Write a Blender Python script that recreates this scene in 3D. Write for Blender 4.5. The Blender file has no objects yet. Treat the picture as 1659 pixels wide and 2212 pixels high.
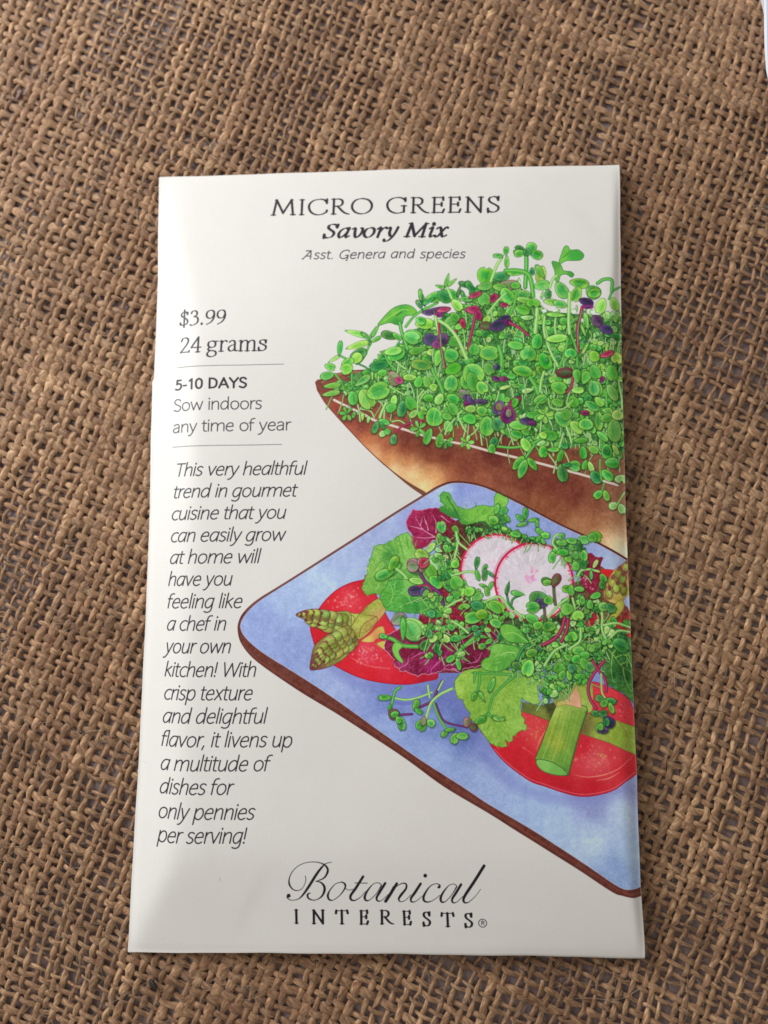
import bpy, math
import numpy as np

# ---------------------------------------------------------------- camera, light, exposure
scene = bpy.context.scene
scene.view_settings.view_transform = 'Standard'
scene.view_settings.look = 'None'
scene.view_settings.exposure = 0.0
scene.view_settings.gamma = 1.0
COL = scene.collection

_R = ((9.99199717e-01, 8.25020777e-05, -3.99989796e-02), (4.86883839e-03, 9.92311033e-01, 1.23673397e-01), (3.97016320e-02, -1.23769172e-01, 9.91516501e-01))
from mathutils import Matrix, Vector
cam_data = bpy.data.cameras.new('camera')
cam = bpy.data.objects.new('camera', cam_data); COL.objects.link(cam); scene.camera = cam
cam.matrix_world = Matrix.Translation(((0.57031971 - 0.5) * 0.09, (0.65522348 - 1.6113 / 2) * 0.09, 1.69567994 * 0.09)) @ Matrix(_R).transposed().to_4x4()
cam_data.sensor_fit = 'HORIZONTAL'; cam_data.sensor_width = 36.0; cam_data.lens = 36.0 * 1789 / 1659
cam_data.clip_start = 0.01; cam_data.clip_end = 20.0
cam_data.dof.use_dof = True; cam_data.dof.focus_distance = 0.147; cam_data.dof.aperture_fstop = 15.0

world = bpy.data.worlds.new('World'); scene.world = world; world.use_nodes = True
bg = world.node_tree.nodes['Background']
bg.inputs['Color'].default_value = (1.0, 0.95, 0.88, 1); bg.inputs['Strength'].default_value = 0.34


def area_light(name, loc, target, sx, sy, power, color):
    d = bpy.data.lights.new(name, 'AREA'); d.shape = 'RECTANGLE'; d.size = sx; d.size_y = sy; d.energy = power; d.color = color
    o = bpy.data.objects.new(name, d); COL.objects.link(o); o.location = loc
    o.rotation_euler = (Vector(target) - Vector(loc)).to_track_quat('-Z', 'Y').to_euler()
    return o


# the window to the left, a little behind the top of the packet
area_light('window_light', (-0.285, 0.20, 0.19), (0, 0.01, 0), 0.28, 0.22, 1.82, (0.97, 0.985, 1.0))


# ---------------------------------------------------------------- measured shape of the packet
PW = 0.090                      # packet width in metres
ASP = 1.6113                    # height / width
CAM_R = np.array([[9.99199717e-01, 8.25020777e-05, -3.99989796e-02],
                  [4.86883839e-03, 9.92311033e-01, 1.23673397e-01],
                  [3.97016320e-02, -1.23769172e-01, 9.91516501e-01]])
CAM_C = np.array([0.57031971 - 0.5, 0.65522348 - ASP / 2, 1.69567994]) * PW
FOC, PCX, PCY = 1789.0, 829.5, 1106.0      # focal length and centre of the 1659 x 2212 survey drawing


def to_ground(P, z):
    """survey point -> place on the level z (metres)"""
    P = np.asarray(P, float)
    d = np.stack([(P[..., 0] - PCX) / FOC, -(P[..., 1] - PCY) / FOC, -np.ones(P.shape[:-1])], -1) @ CAM_R
    t = (z - CAM_C[2]) / d[..., 2]
    return CAM_C[:2] + d[..., :2] * t[..., None]


def to_survey(X):
    q = (np.asarray(X, float) - CAM_C) @ CAM_R.T
    return np.stack([PCX + FOC * q[..., 0] / -q[..., 2], PCY - FOC * q[..., 1] / -q[..., 2]], -1)


def edge_z_left(v): return 0.0001 + 0.0003 * np.sin(np.pi * v)
def edge_z_right(v): return 0.0006 + 0.0020 * np.sin(np.pi * np.clip(v, 0, 1)) ** 0.4


def edge_z(u, v): return edge_z_left(v) * (1 - u) + edge_z_right(v) * u + np.sin(np.pi * u) * (0.0009 * np.exp(-v * 14) + 0.0004 * np.exp(-(1 - v) * 14))


_L = np.array([(344, 383), (341, 619), (335, 780), (329, 960), (325, 1092), (317.5, 1265), (312, 1400), (301, 1620), (289, 1830), (276, 2057)], float)
_R = np.array([(1337, 356.5), (1340, 600), (1343, 800), (1347, 955), (1352, 1120), (1361, 1350), (1368.5, 1519), (1377, 1740), (1383.5, 1908), (1391.8, 2070)], float)
_T = np.array([(344, 383), (542, 378.6), (840, 369.5), (1337, 356.5)], float)
_B = np.array([(276, 2057), (568, 2058), (860, 2060), (1152, 2064), (1391.8, 2070)], float)
_vL = (2057 - _L[:, 1]) / (2057 - 383.); _vR = (2070 - _R[:, 1]) / (2070 - 356.5)
EL = to_ground(_L, edge_z_left(_vL)); ER = to_ground(_R, edge_z_right(_vR))
ET = to_ground(_T, 0.0003); EB = to_ground(_B, np.array([.0003, .0010, .0013, .0010, .0006]))


def _edge(E, k, t):
    s = (E[:, k] - E[0, k]) / (E[-1, k] - E[0, k])
    o = np.argsort(s)
    other = np.interp(t, s[o], E[o, 1 - k])
    main = E[0, k] + (E[-1, k] - E[0, k]) * t
    return (main, other) if k == 0 else (other, main)


def smin(*a, k=9.0):
    return -np.log(sum(np.exp(-k * x) for x in a)) / k


def surf(u, v):
    """front of the packet: u from left to right, v from bottom to top"""
    u = np.asarray(u, float); v = np.asarray(v, float)
    uc = np.clip(u, 0, 1); vc = np.clip(v, 0, 1)
    lx, ly = _edge(EL[::-1], 1, vc); rx, ry = _edge(ER[::-1], 1, vc)
    tx, ty = _edge(ET, 0, u); bx, by = _edge(EB, 0, u)
    def coons(l, r, t, b, l0, l1, r0, r1):
        return (1 - u) * l + u * r + (1 - v) * b + v * t - ((1 - u) * (1 - v) * l0 + (1 - u) * v * l1 + u * (1 - v) * r0 + u * v * r1)
    x = coons(lx, rx, tx, bx, EB[0, 0], ET[0, 0], EB[-1, 0], ET[-1, 0])
    y = coons(ly, ry, ty, by, EB[0, 1], ET[0, 1], EB[-1, 1], ET[-1, 1])
    xm = u * 90; xr = (1 - u) * 90; yb = v * 145; yt = (1 - v) * 145
    one = np.ones_like(xm)
    h = np.clip(smin(xm / 8.8, xr / 2.4, yt / 34.0, yb / 17.0, one), 0, 1)
    dome = np.clip(16 * uc * (1 - uc) * vc * (1 - vc), 0, 1)
    base = edge_z(uc, vc)
    h = (0.0033 - base) * h + 0.0008 * dome
    # small dents and waves of the paper
    h = h + 0.00011 * dome ** 0.5 * (np.sin(u * 9 + v * 5) * np.cos(v * 11 - u * 3) + 0.6 * np.sin(u * 17 - v * 13 + 1.0))
    # soft creases: (x mm, y mm, direction, length mm, depth mm)
    Y = v * 145
    for cx, cy, a, ln, dp in ((22, 9, 1.1, 9, .10), (84, 132, 2.3, 10, .12), (60, 4, 0.1, 14, .05), (14, 22, 1.7, 16, .07), (11, 96, 1.5, 14, .06), (45, 138, .05, 22, .04), (82, 14, 2.4, 10, .08)):
        p = (xm - cx) * math.cos(a) + (Y - cy) * math.sin(a); q = -(xm - cx) * math.sin(a) + (Y - cy) * math.cos(a)
        h = h + dp * 0.5e-3 * np.exp(-(p / ln * 1.6) ** 2) * np.tanh(q / 1.1) * np.exp(-(q / 5.) ** 2)
    edge = np.minimum(np.minimum(xm, xr), np.minimum(yt, yb))
    h = h * np.clip(edge / 1.2, 0, 1) ** 0.7
    z = base + np.clip(h, 0, None)
    # the folds are not ruler-straight
    x = x + 0.00003 * (np.sin(v * 31 + 1) + 0.7 * np.sin(v * 67)) * np.where(u < .5, 1 - u, u)
    y = y + 0.00003 * (np.sin(u * 23 + 2) + 0.7 * np.sin(u * 51)) * np.where(v < .5, 1 - v, v)
    return np.stack([x, y, z], -1)


def to_paper(P):
    """survey points -> (u, v) on the paper"""
    P = np.asarray(P, float).reshape(-1, 2)
    g = to_ground(P, np.full(len(P), 0.003))
    u = g[:, 0] / PW + 0.5; v = g[:, 1] / (PW * ASP) + 0.5
    for _ in range(14):
        r = P - to_survey(surf(u, v))
        u = u + r[:, 0] / 1060.; v = v - r[:, 1] / 1690.
    return np.stack([u, v], -1)


# ---------------------------------------------------------------- the flat print on the paper, drawn as vectors
TW, TH = 1400, 2256
PAPER = np.array([206., 203., 198.])
CANVAS = np.empty((TH, TW, 3), np.float32); CANVAS[:] = PAPER
RG = np.random.default_rng(11)


def vnoise(w, h, cell, cy=None, seed=0):
    r = np.random.default_rng(seed); cy = cy or cell
    gw, gh = int(w / cell) + 3, int(h / cy) + 3
    g = r.random((gh, gw)).astype(np.float32)
    X = np.arange(w) / cell; Y = np.arange(h) / cy
    xi = X.astype(int); yi = Y.astype(int); fx = X - xi; fy = Y - yi
    fx = (fx * fx * (3 - 2 * fx)).astype(np.float32); fy = (fy * fy * (3 - 2 * fy)).astype(np.float32)[:, None]
    a = g[yi][:, xi] * (1 - fx) + g[yi][:, xi + 1] * fx
    b = g[yi + 1][:, xi] * (1 - fx) + g[yi + 1][:, xi + 1] * fx
    return a * (1 - fy) + b * fy - 0.5


NZ = vnoise(TW, TH, 5, 5, 1) * 0.5 + vnoise(TW, TH, 2.2, 5, 2) * 0.35 + vnoise(TW, TH, 14, 14, 3) * 0.6
NF = vnoise(TW, TH, 2.0, 2.0, 4) * 0.7 + vnoise(TW, TH, 4.5, 2.5, 5) * 0.5
NB = vnoise(TW, TH, 60, 60, 6) + 0.5 * vnoise(TW, TH, 24, 24, 7)


class Crop:
    """a survey window: x0, y0 in photo pixels, magnification k"""
    def __init__(s, x0, y0, k): s.x0, s.y0, s.k = x0, y0, k
    def S(s, p):
        p = np.asarray(p, float).reshape(-1, 2)
        return (p / s.k + (s.x0, s.y0)) / (2448 / 1659.)
    def T(s, p):
        q = to_paper(s.S(p))
        return np.stack([q[:, 0] * TW, (1 - q[:, 1]) * TH], -1)
    @property
    def f(s): return TW / 1066. / s.k / (2448 / 1659.)      # crop px -> canvas px


A = Crop(980, 740, 3.190); B = Crop(1480, 740, 3.190); C_ = Crop(980, 1140, 3.190); D = Crop(1480, 1140, 3.072)
E_ = Crop(900, 1540, 2.860); F = Crop(1440, 1500, 2.860); G = Crop(900, 1980, 2.514); H_ = Crop(1440, 1980, 2.676)
P0 = Crop(0, 0, 1659 / 2448.)
Z1 = Crop(900, 2720, 4.608); Z2 = Crop(1220, 2720, 4.608)
N2 = Crop(800, 500, 1.2762); N1 = Crop(400, 480, 2.0738); N3 = Crop(400, 1400, 2.37); N4 = Crop(400, 2050, 2.37); N5 = Crop(350, 2650, 1.2289)


def box(x0, y0, x1, y1, m=4):
    x0 = max(0, int(x0 - m)); y0 = max(0, int(y0 - m)); x1 = min(TW, int(x1 + m + 1)); y1 = min(TH, int(y1 + m + 1))
    if x1 <= x0 or y1 <= y0: return None
    X, Y = np.meshgrid(np.arange(x0, x1, dtype=np.float32) + 0.5, np.arange(y0, y1, dtype=np.float32) + 0.5)
    return x0, y0, x1, y1, X, Y


def put(bx, col, a):
    x0, y0, x1, y1 = bx[:4]
    v = CANVAS[y0:y1, x0:x1]
    a = np.clip(a, 0, 1)[..., None].astype(np.float32)
    v += (np.asarray(col, np.float32) - v) * a


def spline(p, n=6, closed=False):
    p = np.asarray(p, float)
    if len(p) < 3 and not closed: return p
    if closed: q = np.vstack([p[-1:], p, p[:2]])
    else: q = np.vstack([2 * p[0] - p[1], p, 2 * p[-1] - p[-2]])
    out = []
    t = np.linspace(0, 1, n, endpoint=False)[:, None]
    for i in range(1, len(q) - 2):
        a, b, c, d = q[i - 1], q[i], q[i + 1], q[i + 2]
        out.append(0.5 * (2 * b + (c - a) * t + (2 * a - 5 * b + 4 * c - d) * t * t + (3 * b - a - 3 * c + d) * t ** 3))
    out = np.vstack(out)
    return out if closed else np.vstack([out, p[-1:]])


def segdist(X, Y, pts, rad=None):
    """distance to a polyline, minus a radius that may vary along it"""
    best = np.full(X.shape, 1e9, np.float32)
    for i in range(len(pts) - 1):
        ax, ay = pts[i]; bx, by = pts[i + 1]
        dx, dy = bx - ax, by - ay; L = dx * dx + dy * dy + 1e-9
        t = np.clip(((X - ax) * dx + (Y - ay) * dy) / L, 0, 1)
        d = np.hypot(X - ax - t * dx, Y - ay - t * dy)
        if rad is not None: d = d - (rad[i] + (rad[i + 1] - rad[i]) * t)
        np.minimum(best, d, out=best)
    return best


def inside(X, Y, p):
    c = np.zeros(X.shape, bool)
    j = len(p) - 1
    for i in range(len(p)):
        xi, yi = p[i]; xj, yj = p[j]
        if yi != yj:
            m = ((yi > Y) != (yj > Y)) & (X < (xj - xi) * (Y - yi) / (yj - yi) + xi)
            c ^= m
        j = i
    return c


def polysdf(p, m=5):
    bx = box(p[:, 0].min(), p[:, 1].min(), p[:, 0].max(), p[:, 1].max(), m)
    if bx is None: return None, None
    X, Y = bx[4], bx[5]
    d = segdist(X, Y, np.vstack([p, p[:1]]))
    return bx, np.where(inside(X, Y, p), -d, d)


def idw(X, Y, pts, cols, soft=14., power=2.2):
    w = [1.0 / (((X - x) ** 2 + (Y - y) ** 2 + soft * soft) ** (power / 2)) for x, y in pts]
    s = sum(w); return sum(wi[..., None] * np.asarray(c, np.float32) for wi, c in zip(w, cols)) / s[..., None]


def region(K, pts, cols, edge=None, ew=1.3, smooth=True, nz=14, nf=8, rim=None, rimw=3., soft=14., n=5, ruffle=0.):
    """painted patch: outline pts, colour samples [(x, y, rgb) ...]"""
    p = K.T(pts)
    if smooth: p = spline(p, n, True)
    if ruffle:
        k = np.arange(len(p)); p = p + ruffle * np.stack([np.sin(k * 1.7) + np.sin(k * 0.9 + 1), np.cos(k * 2.1) + np.sin(k * 1.1)], -1)
    bx, d = polysdf(p)
    if bx is None: return
    X, Y = bx[4], bx[5]
    if isinstance(cols[0], (int, float)): c = np.empty(X.shape + (3,), np.float32); c[:] = cols
    else:
        q = K.T([(a, b) for a, b, _ in cols])
        c = idw(X, Y, q, [k for _, _, k in cols], soft, 3.2)
    sl = (slice(bx[1], bx[3]), slice(bx[0], bx[2]))
    c = c + (NZ[sl] * nz + NF[sl] * nf)[..., None]
    if rim is not None:
        m = np.clip(1 + d / rimw, 0, 1)[..., None] * 0.8
        c = c + (np.asarray(rim, np.float32) - c) * m
    put(bx, c, 0.5 - d)
    if edge is not None: put(bx, edge, np.clip(ew / 2 + 0.5 - np.abs(d), 0, 1) * 0.9)


def frills(K, pts, centre, n, light, dark, ln=60, w=7, seed=0, a=.6):
    """short wavy pencil strokes running out from a centre, inside an outline: the ruffles of a leaf"""
    rg = np.random.default_rng(seed); p = np.asarray(pts, float); lo, hi = p.min(0), p.max(0); k = 0
    while k < n:
        q = lo + rg.random(2) * (hi - lo)
        if not inside(np.array([[q[0]]]), np.array([[q[1]]]), p)[0, 0]: continue
        k += 1
        t = math.atan2(q[1] - centre[1], q[0] - centre[0]) + rg.normal(0, .45); l = ln * rg.uniform(.5, 1.3); b = rg.normal(0, .25) * l
        e = q + l * np.array([math.cos(t), math.sin(t)]); m = (q + e) / 2 + b * np.array([-math.sin(t), math.cos(t)])
        c = light if rg.random() < .55 else dark
        line(K, [q, m, e], [w * .4, w * rg.uniform(.8, 1.8), w * .3], c, a * rg.uniform(.4, 1))
        if rg.random() < .3: line(K, [q + 5, m + 6, e + 5], [w * .3, w * .8, w * .3], dark, a * .7)


def line(K, pts, w, col, alpha=1., taper=False, hi=None, out=None, smooth=True, raw=False):
    p = np.asarray(pts, float) if raw else K.T(pts)
    f = 1. if raw else K.f
    if smooth: p = spline(p, 6)
    n = len(p); t = np.linspace(0, 1, n)
    if np.ndim(w): r = np.interp(t, np.linspace(0, 1, len(w)), w) * f / 2
    else:
        r = np.full(n, w * f / 2.)
        if taper: r = r * (1 - 0.65 * t)
    bx = box(p[:, 0].min(), p[:, 1].min(), p[:, 0].max(), p[:, 1].max(), r.max() + 4)
    if bx is None: return
    d = segdist(bx[4], bx[5], p, r)
    if out is not None: put(bx, out, np.clip(1.2 - d, 0, 1) * 0.75 * alpha)
    put(bx, col, np.clip(0.5 - d, 0, 1) * alpha)
    if hi is not None:
        d2 = segdist(bx[4] + 0.8, bx[5] + 0.3, p, r * 0.35)
        put(bx, hi, np.clip(0.5 - d2, 0, 1) * alpha * 0.8)


def dot(K, x, y, r, col, alpha=1.):
    q = K.T([(x, y)])[0]; R = r * K.f
    bx = box(q[0] - R, q[1] - R, q[0] + R, q[1] + R)
    if bx is None: return
    put(bx, col, np.clip(0.5 - (np.hypot(bx[4] - q[0], bx[5] - q[1]) - R), 0, 1) * alpha)


PAL = {'g': ((124, 184, 68), (52, 148, 62), (30, 84, 44)), 'h': ((112, 174, 66), (70, 158, 60), (32, 88, 44)),
       'y': ((158, 202, 92), (110, 180, 70), (50, 106, 48)), 'd': ((84, 150, 66), (36, 112, 58), (18, 60, 40)),
       'l': ((172, 206, 128), (134, 186, 98), (60, 116, 60)), 'p': ((150, 30, 92), (62, 44, 92), (80, 14, 62)),
       'r': ((176, 60, 96), (134, 26, 66), (86, 10, 46)), 'm': ((150, 116, 110), (104, 132, 84), (96, 48, 62)),
       'u': ((96, 60, 112), (50, 56, 78), (42, 24, 60)), 'k': ((106, 52, 58), (74, 104, 60), (72, 22, 34))}


def leaf(K, x, y, L, W, ang=0., pal='g', kind='e', vein=True, shadow=0.56, raw=False):
    """one small leaf: centre, length, width in window pixels, ang = direction of its tip (0 right, 90 down)"""
    if raw: q = (x, y); f = 1.
    else: q = K.T([(x, y)])[0]; f = K.f
    jw = RG.uniform(.74, 1.0) if pal in 'ghydl' else 1.
    a_, b_ = max(L * f / 2 * .96, 1.), max(W * f / 2 * jw, 1.); m = max(a_, b_) + 5
    bx = box(q[0] - m, q[1] - m, q[0] + m, q[1] + m, 0)
    if bx is None: return
    X, Y = bx[4] - q[0], bx[5] - q[1]
    r = math.radians(ang); c, s = math.cos(r), math.sin(r)
    notch = kind in 'es' and b_ > 4.5 and pal in 'ghydl' and RG.random() < 0.62; fold = RG.choice([-1, 1]) * RG.uniform(4, 15)
    def sdf(X, Y):
        a = (X * c + Y * s) / a_; b = (-X * s + Y * c)
        t = np.clip(a, -1, 1)
        if kind == 'e': prof = b_ * (1 + 0.16 * t)
        elif kind == 'n': prof = b_ * (1 - 0.35 * t)
        elif kind == 't': prof = b_ * (1 - 0.1 * t) * (0.55 + 0.45 * np.sqrt(np.clip(1 - t * t, 0, 1)))
        elif kind == 's': prof = b_ * (1 + 0.45 * t)                    # spoon, narrow at the base
        else: prof = b_ * (1 + 0.16 * t)
        d = (np.sqrt(a * a + (b / prof) ** 2) - 1) * min(a_, b_)
        if notch: d = np.maximum(d, b_ * 0.42 - np.hypot((a - 1.12) * a_, b * 1.5))
        return d, a, b
    if shadow:
        d, _, _ = sdf(X - 1.6, Y - 2.2)
        x0, y0, x1, y1 = bx[:4]; v = CANVAS[y0:y1, x0:x1]
        pm = (np.abs(v - PAPER).sum(-1) > 40)                          # pencil shade only over other drawing
        v *= 1 - (np.clip(1.2 - d / 2.2, 0, 1) * shadow * pm)[..., None] * np.array([0.62, 0.45, 0.6], np.float32)
    d, a, b = sdf(X, Y)
    rim, core, out = [np.array(k, np.float32) for k in PAL[pal]]
    j = RG.normal(0, 1, 3) * (9, 6, 6) + RG.normal(0, 1) * 9; rim = rim + j; core = core + j * 0.8
    sl = (slice(bx[1], bx[3]), slice(bx[0], bx[2]))
    t = np.clip(-d / (0.62 * min(a_, b_)) + NZ[sl] * 0.9 - 0.1, 0, 1)[..., None]
    col = rim + (core - rim) * t + (NF[sl] * 20)[..., None] - ((X + Y) * 6. / m)[..., None] + (np.tanh(b / 1.5) * fold)[..., None]
    put(bx, col, 0.5 - d)
    if vein and b_ > 4.5:
        vd = np.abs(b) - 0.4 * (1 - a)
        put(bx, rim + 26, np.clip(0.6 - vd, 0, 1) * np.clip(-d, 0, 1) * (a < 0.4) * 0.42)
    put(bx, rim + 34, np.clip(1 - np.abs(d + 2.4) / 1.1, 0, 1) * np.clip(-(X + Y) / m + .35, 0, 1) * 0.6)
    put(bx, out, np.clip(1.3 - np.abs(d - 0.3), 0, 1) * 0.6)


def stem(K, pts, w=16, pal='l', **k):
    rim, core, out = PAL[pal]
    line(K, pts, w, core, out=out, hi=np.array(rim) + 22, **k)


def heart(K, x, y, size, ang, pal='g'):
    """two round seed leaves side by side; ang = direction away from their stem"""
    r = math.radians(ang); c, s = math.cos(r), math.sin(r)
    o = size * 0.27
    for sg in (-1, 1):
        leaf(K, x - s * o * sg, y + c * o * sg, size * 0.92, size * 0.62, ang + sg * 14, pal, 's')


def sprig(K, x, y, n, size, pal='g', a0=0., spread=360., ratio=0.45):
    for i in range(n):
        a = a0 + spread * (i / max(1, n - (0 if spread >= 360 else 1)))
        r = math.radians(a)
        leaf(K, x + math.cos(r) * size * 0.5, y + math.sin(r) * size * 0.5, size, size * ratio, a, pal, 's', shadow=0.35)


def scatter(poly, n, smin_, smax, pals, stems=0.5, raw_seed=0, kinds='eesn', yord=True, sa=(-60, 60)):
    """many small leaves inside an outline, given in canvas pixels"""
    rg = np.random.default_rng(raw_seed)
    p = np.asarray(poly); lo, hi = p.min(0), p.max(0); out = []
    while len(out) < n:
        q = lo + rg.random((n * 2, 2)) * (hi - lo)
        q = q[inside(q[:, 0], q[:, 1], p)]
        out += list(q)
    out = np.array(out[:n])
    if yord: out = out[np.argsort(out[:, 1] + rg.normal(0, 30, n))]
    for x, y in out:
        s = rg.uniform(smin_, smax); a = rg.uniform(0, 360)
        if rg.random() < stems:
            b = math.radians(90 + rg.uniform(*sa)); l = s * rg.uniform(1.2, 2.6)
            e = (x + math.cos(b) * l, y + math.sin(b) * l); mid = ((x + e[0]) / 2 + rg.normal(0, s * .16), (y + e[1]) / 2)
            pl = PAL['l' if rg.random() < 0.8 else 'y']
            line(None, [(x, y), mid, e], rg.uniform(1.8, 3.2), pl[1], out=PAL['d'][2], hi=np.array(pl[0]) + 15, raw=True)
        k = kinds[rg.integers(len(kinds))]; pl = pals[rg.integers(len(pals))]
        if rg.random() < 0.42:
            for sg in (-1, 1):
                r = math.radians(a); o = s * .27
                leaf(None, x - math.sin(r) * o * sg, y + math.cos(r) * o * sg, s * .9, s * .6, a + sg * 14, pl, 's', raw=True)
        else:
            leaf(None, x, y, s, s * (rg.uniform(.62, .85) if k != 'n' else .38), a, pl, k, raw=True)


# ---------------------------------------------------------------- lettering: pen strokes, x-height 50, capital height 70
# glyph: width | stroke ; stroke ...   a stroke of two points is straight, more points are a smooth curve; '/' joins straight runs
SANS = {
 'a': "47|39,46 29,50 16,47 6,32 5,14 13,1 24,1 34,12 39,28;42,50 39,22;39,24 39,0",
 'A2': "43|7,43 16,50 27,50 34,42 34,28;34,30 34,0;34,30 20,28 6,22 4,11 10,1 20,0 30,7 34,16",
 'c': "38|36,46 28,50 14,46 5,32 5,16 13,3 25,-1 35,4", 'd': "50|40,26 38,42 28,50 15,46 6,32 5,14 13,1 24,1 34,10 40,24;41,76 41,0",
 'e': "44|6,26 38,28;38,28 36,43 27,50 15,46 6,32 5,14 13,2 25,-1 37,5", 'f': "25|8,0 8,55 12,70 22,75 28,74;0,48 23,48",
 'g': "47|39,46 29,50 16,47 6,32 5,14 13,1 24,1 34,12 39,28;41,50 39,24;39,26 38,-8 31,-21 18,-24 6,-20",
 'h': "47|7,76 7,0;7,28 14,43 26,50 36,46 39,34;39,36 39,0", 'i': "15|7,50 7,0;7,66 7,68", 'k': "41|7,76 7,0;34,50 9,27;14,30 37,0",
 'l': "15|7,76 7,0", 'm': "76|7,50 7,0;7,28 14,43 25,50 34,46 37,34;37,36 37,0;37,28 44,43 56,50 66,46 69,34;69,36 69,0",
 'n': "47|7,50 7,0;7,28 14,43 26,50 36,46 39,34;39,36 39,0", 'o': "49|24,50 10,43 5,25 10,7 24,-1 38,7 44,25 38,43 24,50",
 'p': "49|7,50 7,-24;7,24 12,40 24,50 37,46 43,30 42,14 32,0 20,0 10,8 7,20", 'r': "28|7,50 7,0;7,28 12,42 20,49 28,49",
 's': "36|31,45 22,50 11,48 6,38 12,29 24,23 31,13 25,2 14,-1 4,4", 't': "26|10,64 10,12 14,1 24,0;1,49 24,49",
 'u': "47|7,50 7,14 12,2 22,-1 33,7 39,22;39,50 39,0", 'v': "41|3,50 20,0;20,0 38,50", 'w': "66|3,50 17,0;17,0 33,46;33,46 49,0;49,0 63,50",
 'x': "41|5,50 36,0;36,50 4,0", 'y': "41|3,50 20,0;38,50 20,0 12,-16 4,-24 -3,-24", 'T': "48|24,70 24,0;2,70 46,70", 'W': "84|3,70 20,0;20,0 42,66;42,66 62,0;62,0 81,70",
 'S': "46|40,62 30,71 15,70 7,58 12,44 28,34 40,24 38,8 24,-2 4,6", '!': "20|8,70 8,20;8,3 8,1", ',': "18|9,4 4,-14", '.': "18|8,2 8,1",
 'SA': "62|-6,0 2,4 40,70;40,70 46,18 45,0;14,24 45,24;14,70 26,68 40,70;14,70 10,66", 'SG': "64|58,56 56,66 42,71 20,62 6,40 8,12 26,-1 46,6 56,22;56,30 54,-12 48,-16;40,26 56,26",
 '5': "46|38,68 14,68;14,68 12,40;12,40 26,43 38,34 39,16 28,1 14,-1 4,3", '-': "30|5,26 24,26", '1': "40|24,70 24,0;24,70 10,58", '0': "50|25,71 11,60 7,36 11,10 25,-1 39,10 43,36 39,60 25,71",
 'D': "60|10,70 10,0;10,69 32,68 48,54 51,35 47,14 32,2 10,1", 'A': "58|3,0 29,70;29,70 55,0;12,22 46,22", 'Y': "54|3,70 27,34;27,34 51,70;27,34 27,0",
}
ROM = {
 'M': "104|13,0 24,70;24,70 52,8;52,8 84,70;84,70 92,0;4,0 22,0;82,0 102,0;18,70 27,70;80,70 90,70", 'I': "28|14,0 14,70;5,0 23,0;5,70 23,70",
 'C': "82|76,56 66,68 48,71 24,66 8,50 6,30 16,10 36,-1 58,0 76,10;77,70 77,52;78,18 76,10", 'R': "74|14,0 14,70;14,69 34,70 47,63 49,50 43,40 30,36 14,37;30,36 50,12 64,2 76,-1;5,0 24,0;5,70 16,70",
 'O': "88|44,71 20,64 6,46 6,24 20,6 44,-1 68,6 82,24 82,46 68,64 44,71", 'G': "86|76,58 64,68 46,71 24,66 8,50 6,30 16,10 36,-1 56,-1 72,6;72,32 72,4;60,32 82,32;77,68 77,54",
 'E': "56|14,0 14,70;5,70 48,70;48,71 49,58;14,38 42,38;43,45 43,31;5,0 48,0;48,0 53,14", 'N': "82|17,0 17,70;8,70 17,70;17,70 68,0;68,0 68,70;7,0 28,0;58,70 78,70",
 'S': "54|44,58 38,68 26,71 12,66 9,54 18,43 34,33 46,22 44,8 30,-1 14,1 6,8;46,70 45,54;5,16 6,-1", 'T': "66|33,0 33,70;5,69 61,69;5,70 3,56;61,70 64,56;22,0 44,0",
 '$': "52|42,56 34,67 22,68 12,60 12,48 26,38 38,30 44,18 38,5 24,0 12,3 6,12;26,78 26,-10;43,64 42,54;6,14 6,4", '3': "50|9,58 14,68 26,71 36,64 36,50 22,40;22,40 36,38 43,26 40,10 28,0 14,-4 5,0",
 '.': "26|12,3 12,1", '9': "52|44,50 40,66 26,71 12,64 7,48 12,34 24,29 36,34 44,50 42,30 30,10 10,-2", '2': "50|8,56 14,68 26,71 38,64 38,48 26,28 6,2;6,3 44,3;44,3 46,8", '4': "50|34,70 34,0;34,70 4,22;4,22 48,22;24,0 44,0",
 'g': "50|24,50 11,45 7,33 12,22 24,19 35,24 38,36 34,46 24,50;34,48 48,48;14,20 8,12 14,5 34,2 42,-7 38,-19 22,-25 8,-20 5,-9 14,2", 'r': "38|13,0 13,49;4,47 13,49;13,34 20,46 30,50 36,46;4,0 23,0",
 'a': "44|8,42 18,50 29,47 32,36;32,38 32,10 37,1 44,3;32,30 18,27 7,18 7,7 15,0 25,3 32,12", 'm': "84|13,0 13,49;4,47 13,49;13,34 21,46 31,50 40,45 41,34;41,36 41,0;41,34 50,46 60,50 68,45 70,34;70,36 70,0;4,0 22,0;32,0 50,0;61,0 80,0",
 's': "40|33,38 29,48 18,50 9,45 10,35 24,27 34,19 32,6 20,-1 8,2 4,10;34,48 33,36;4,14 5,0",
}
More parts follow.
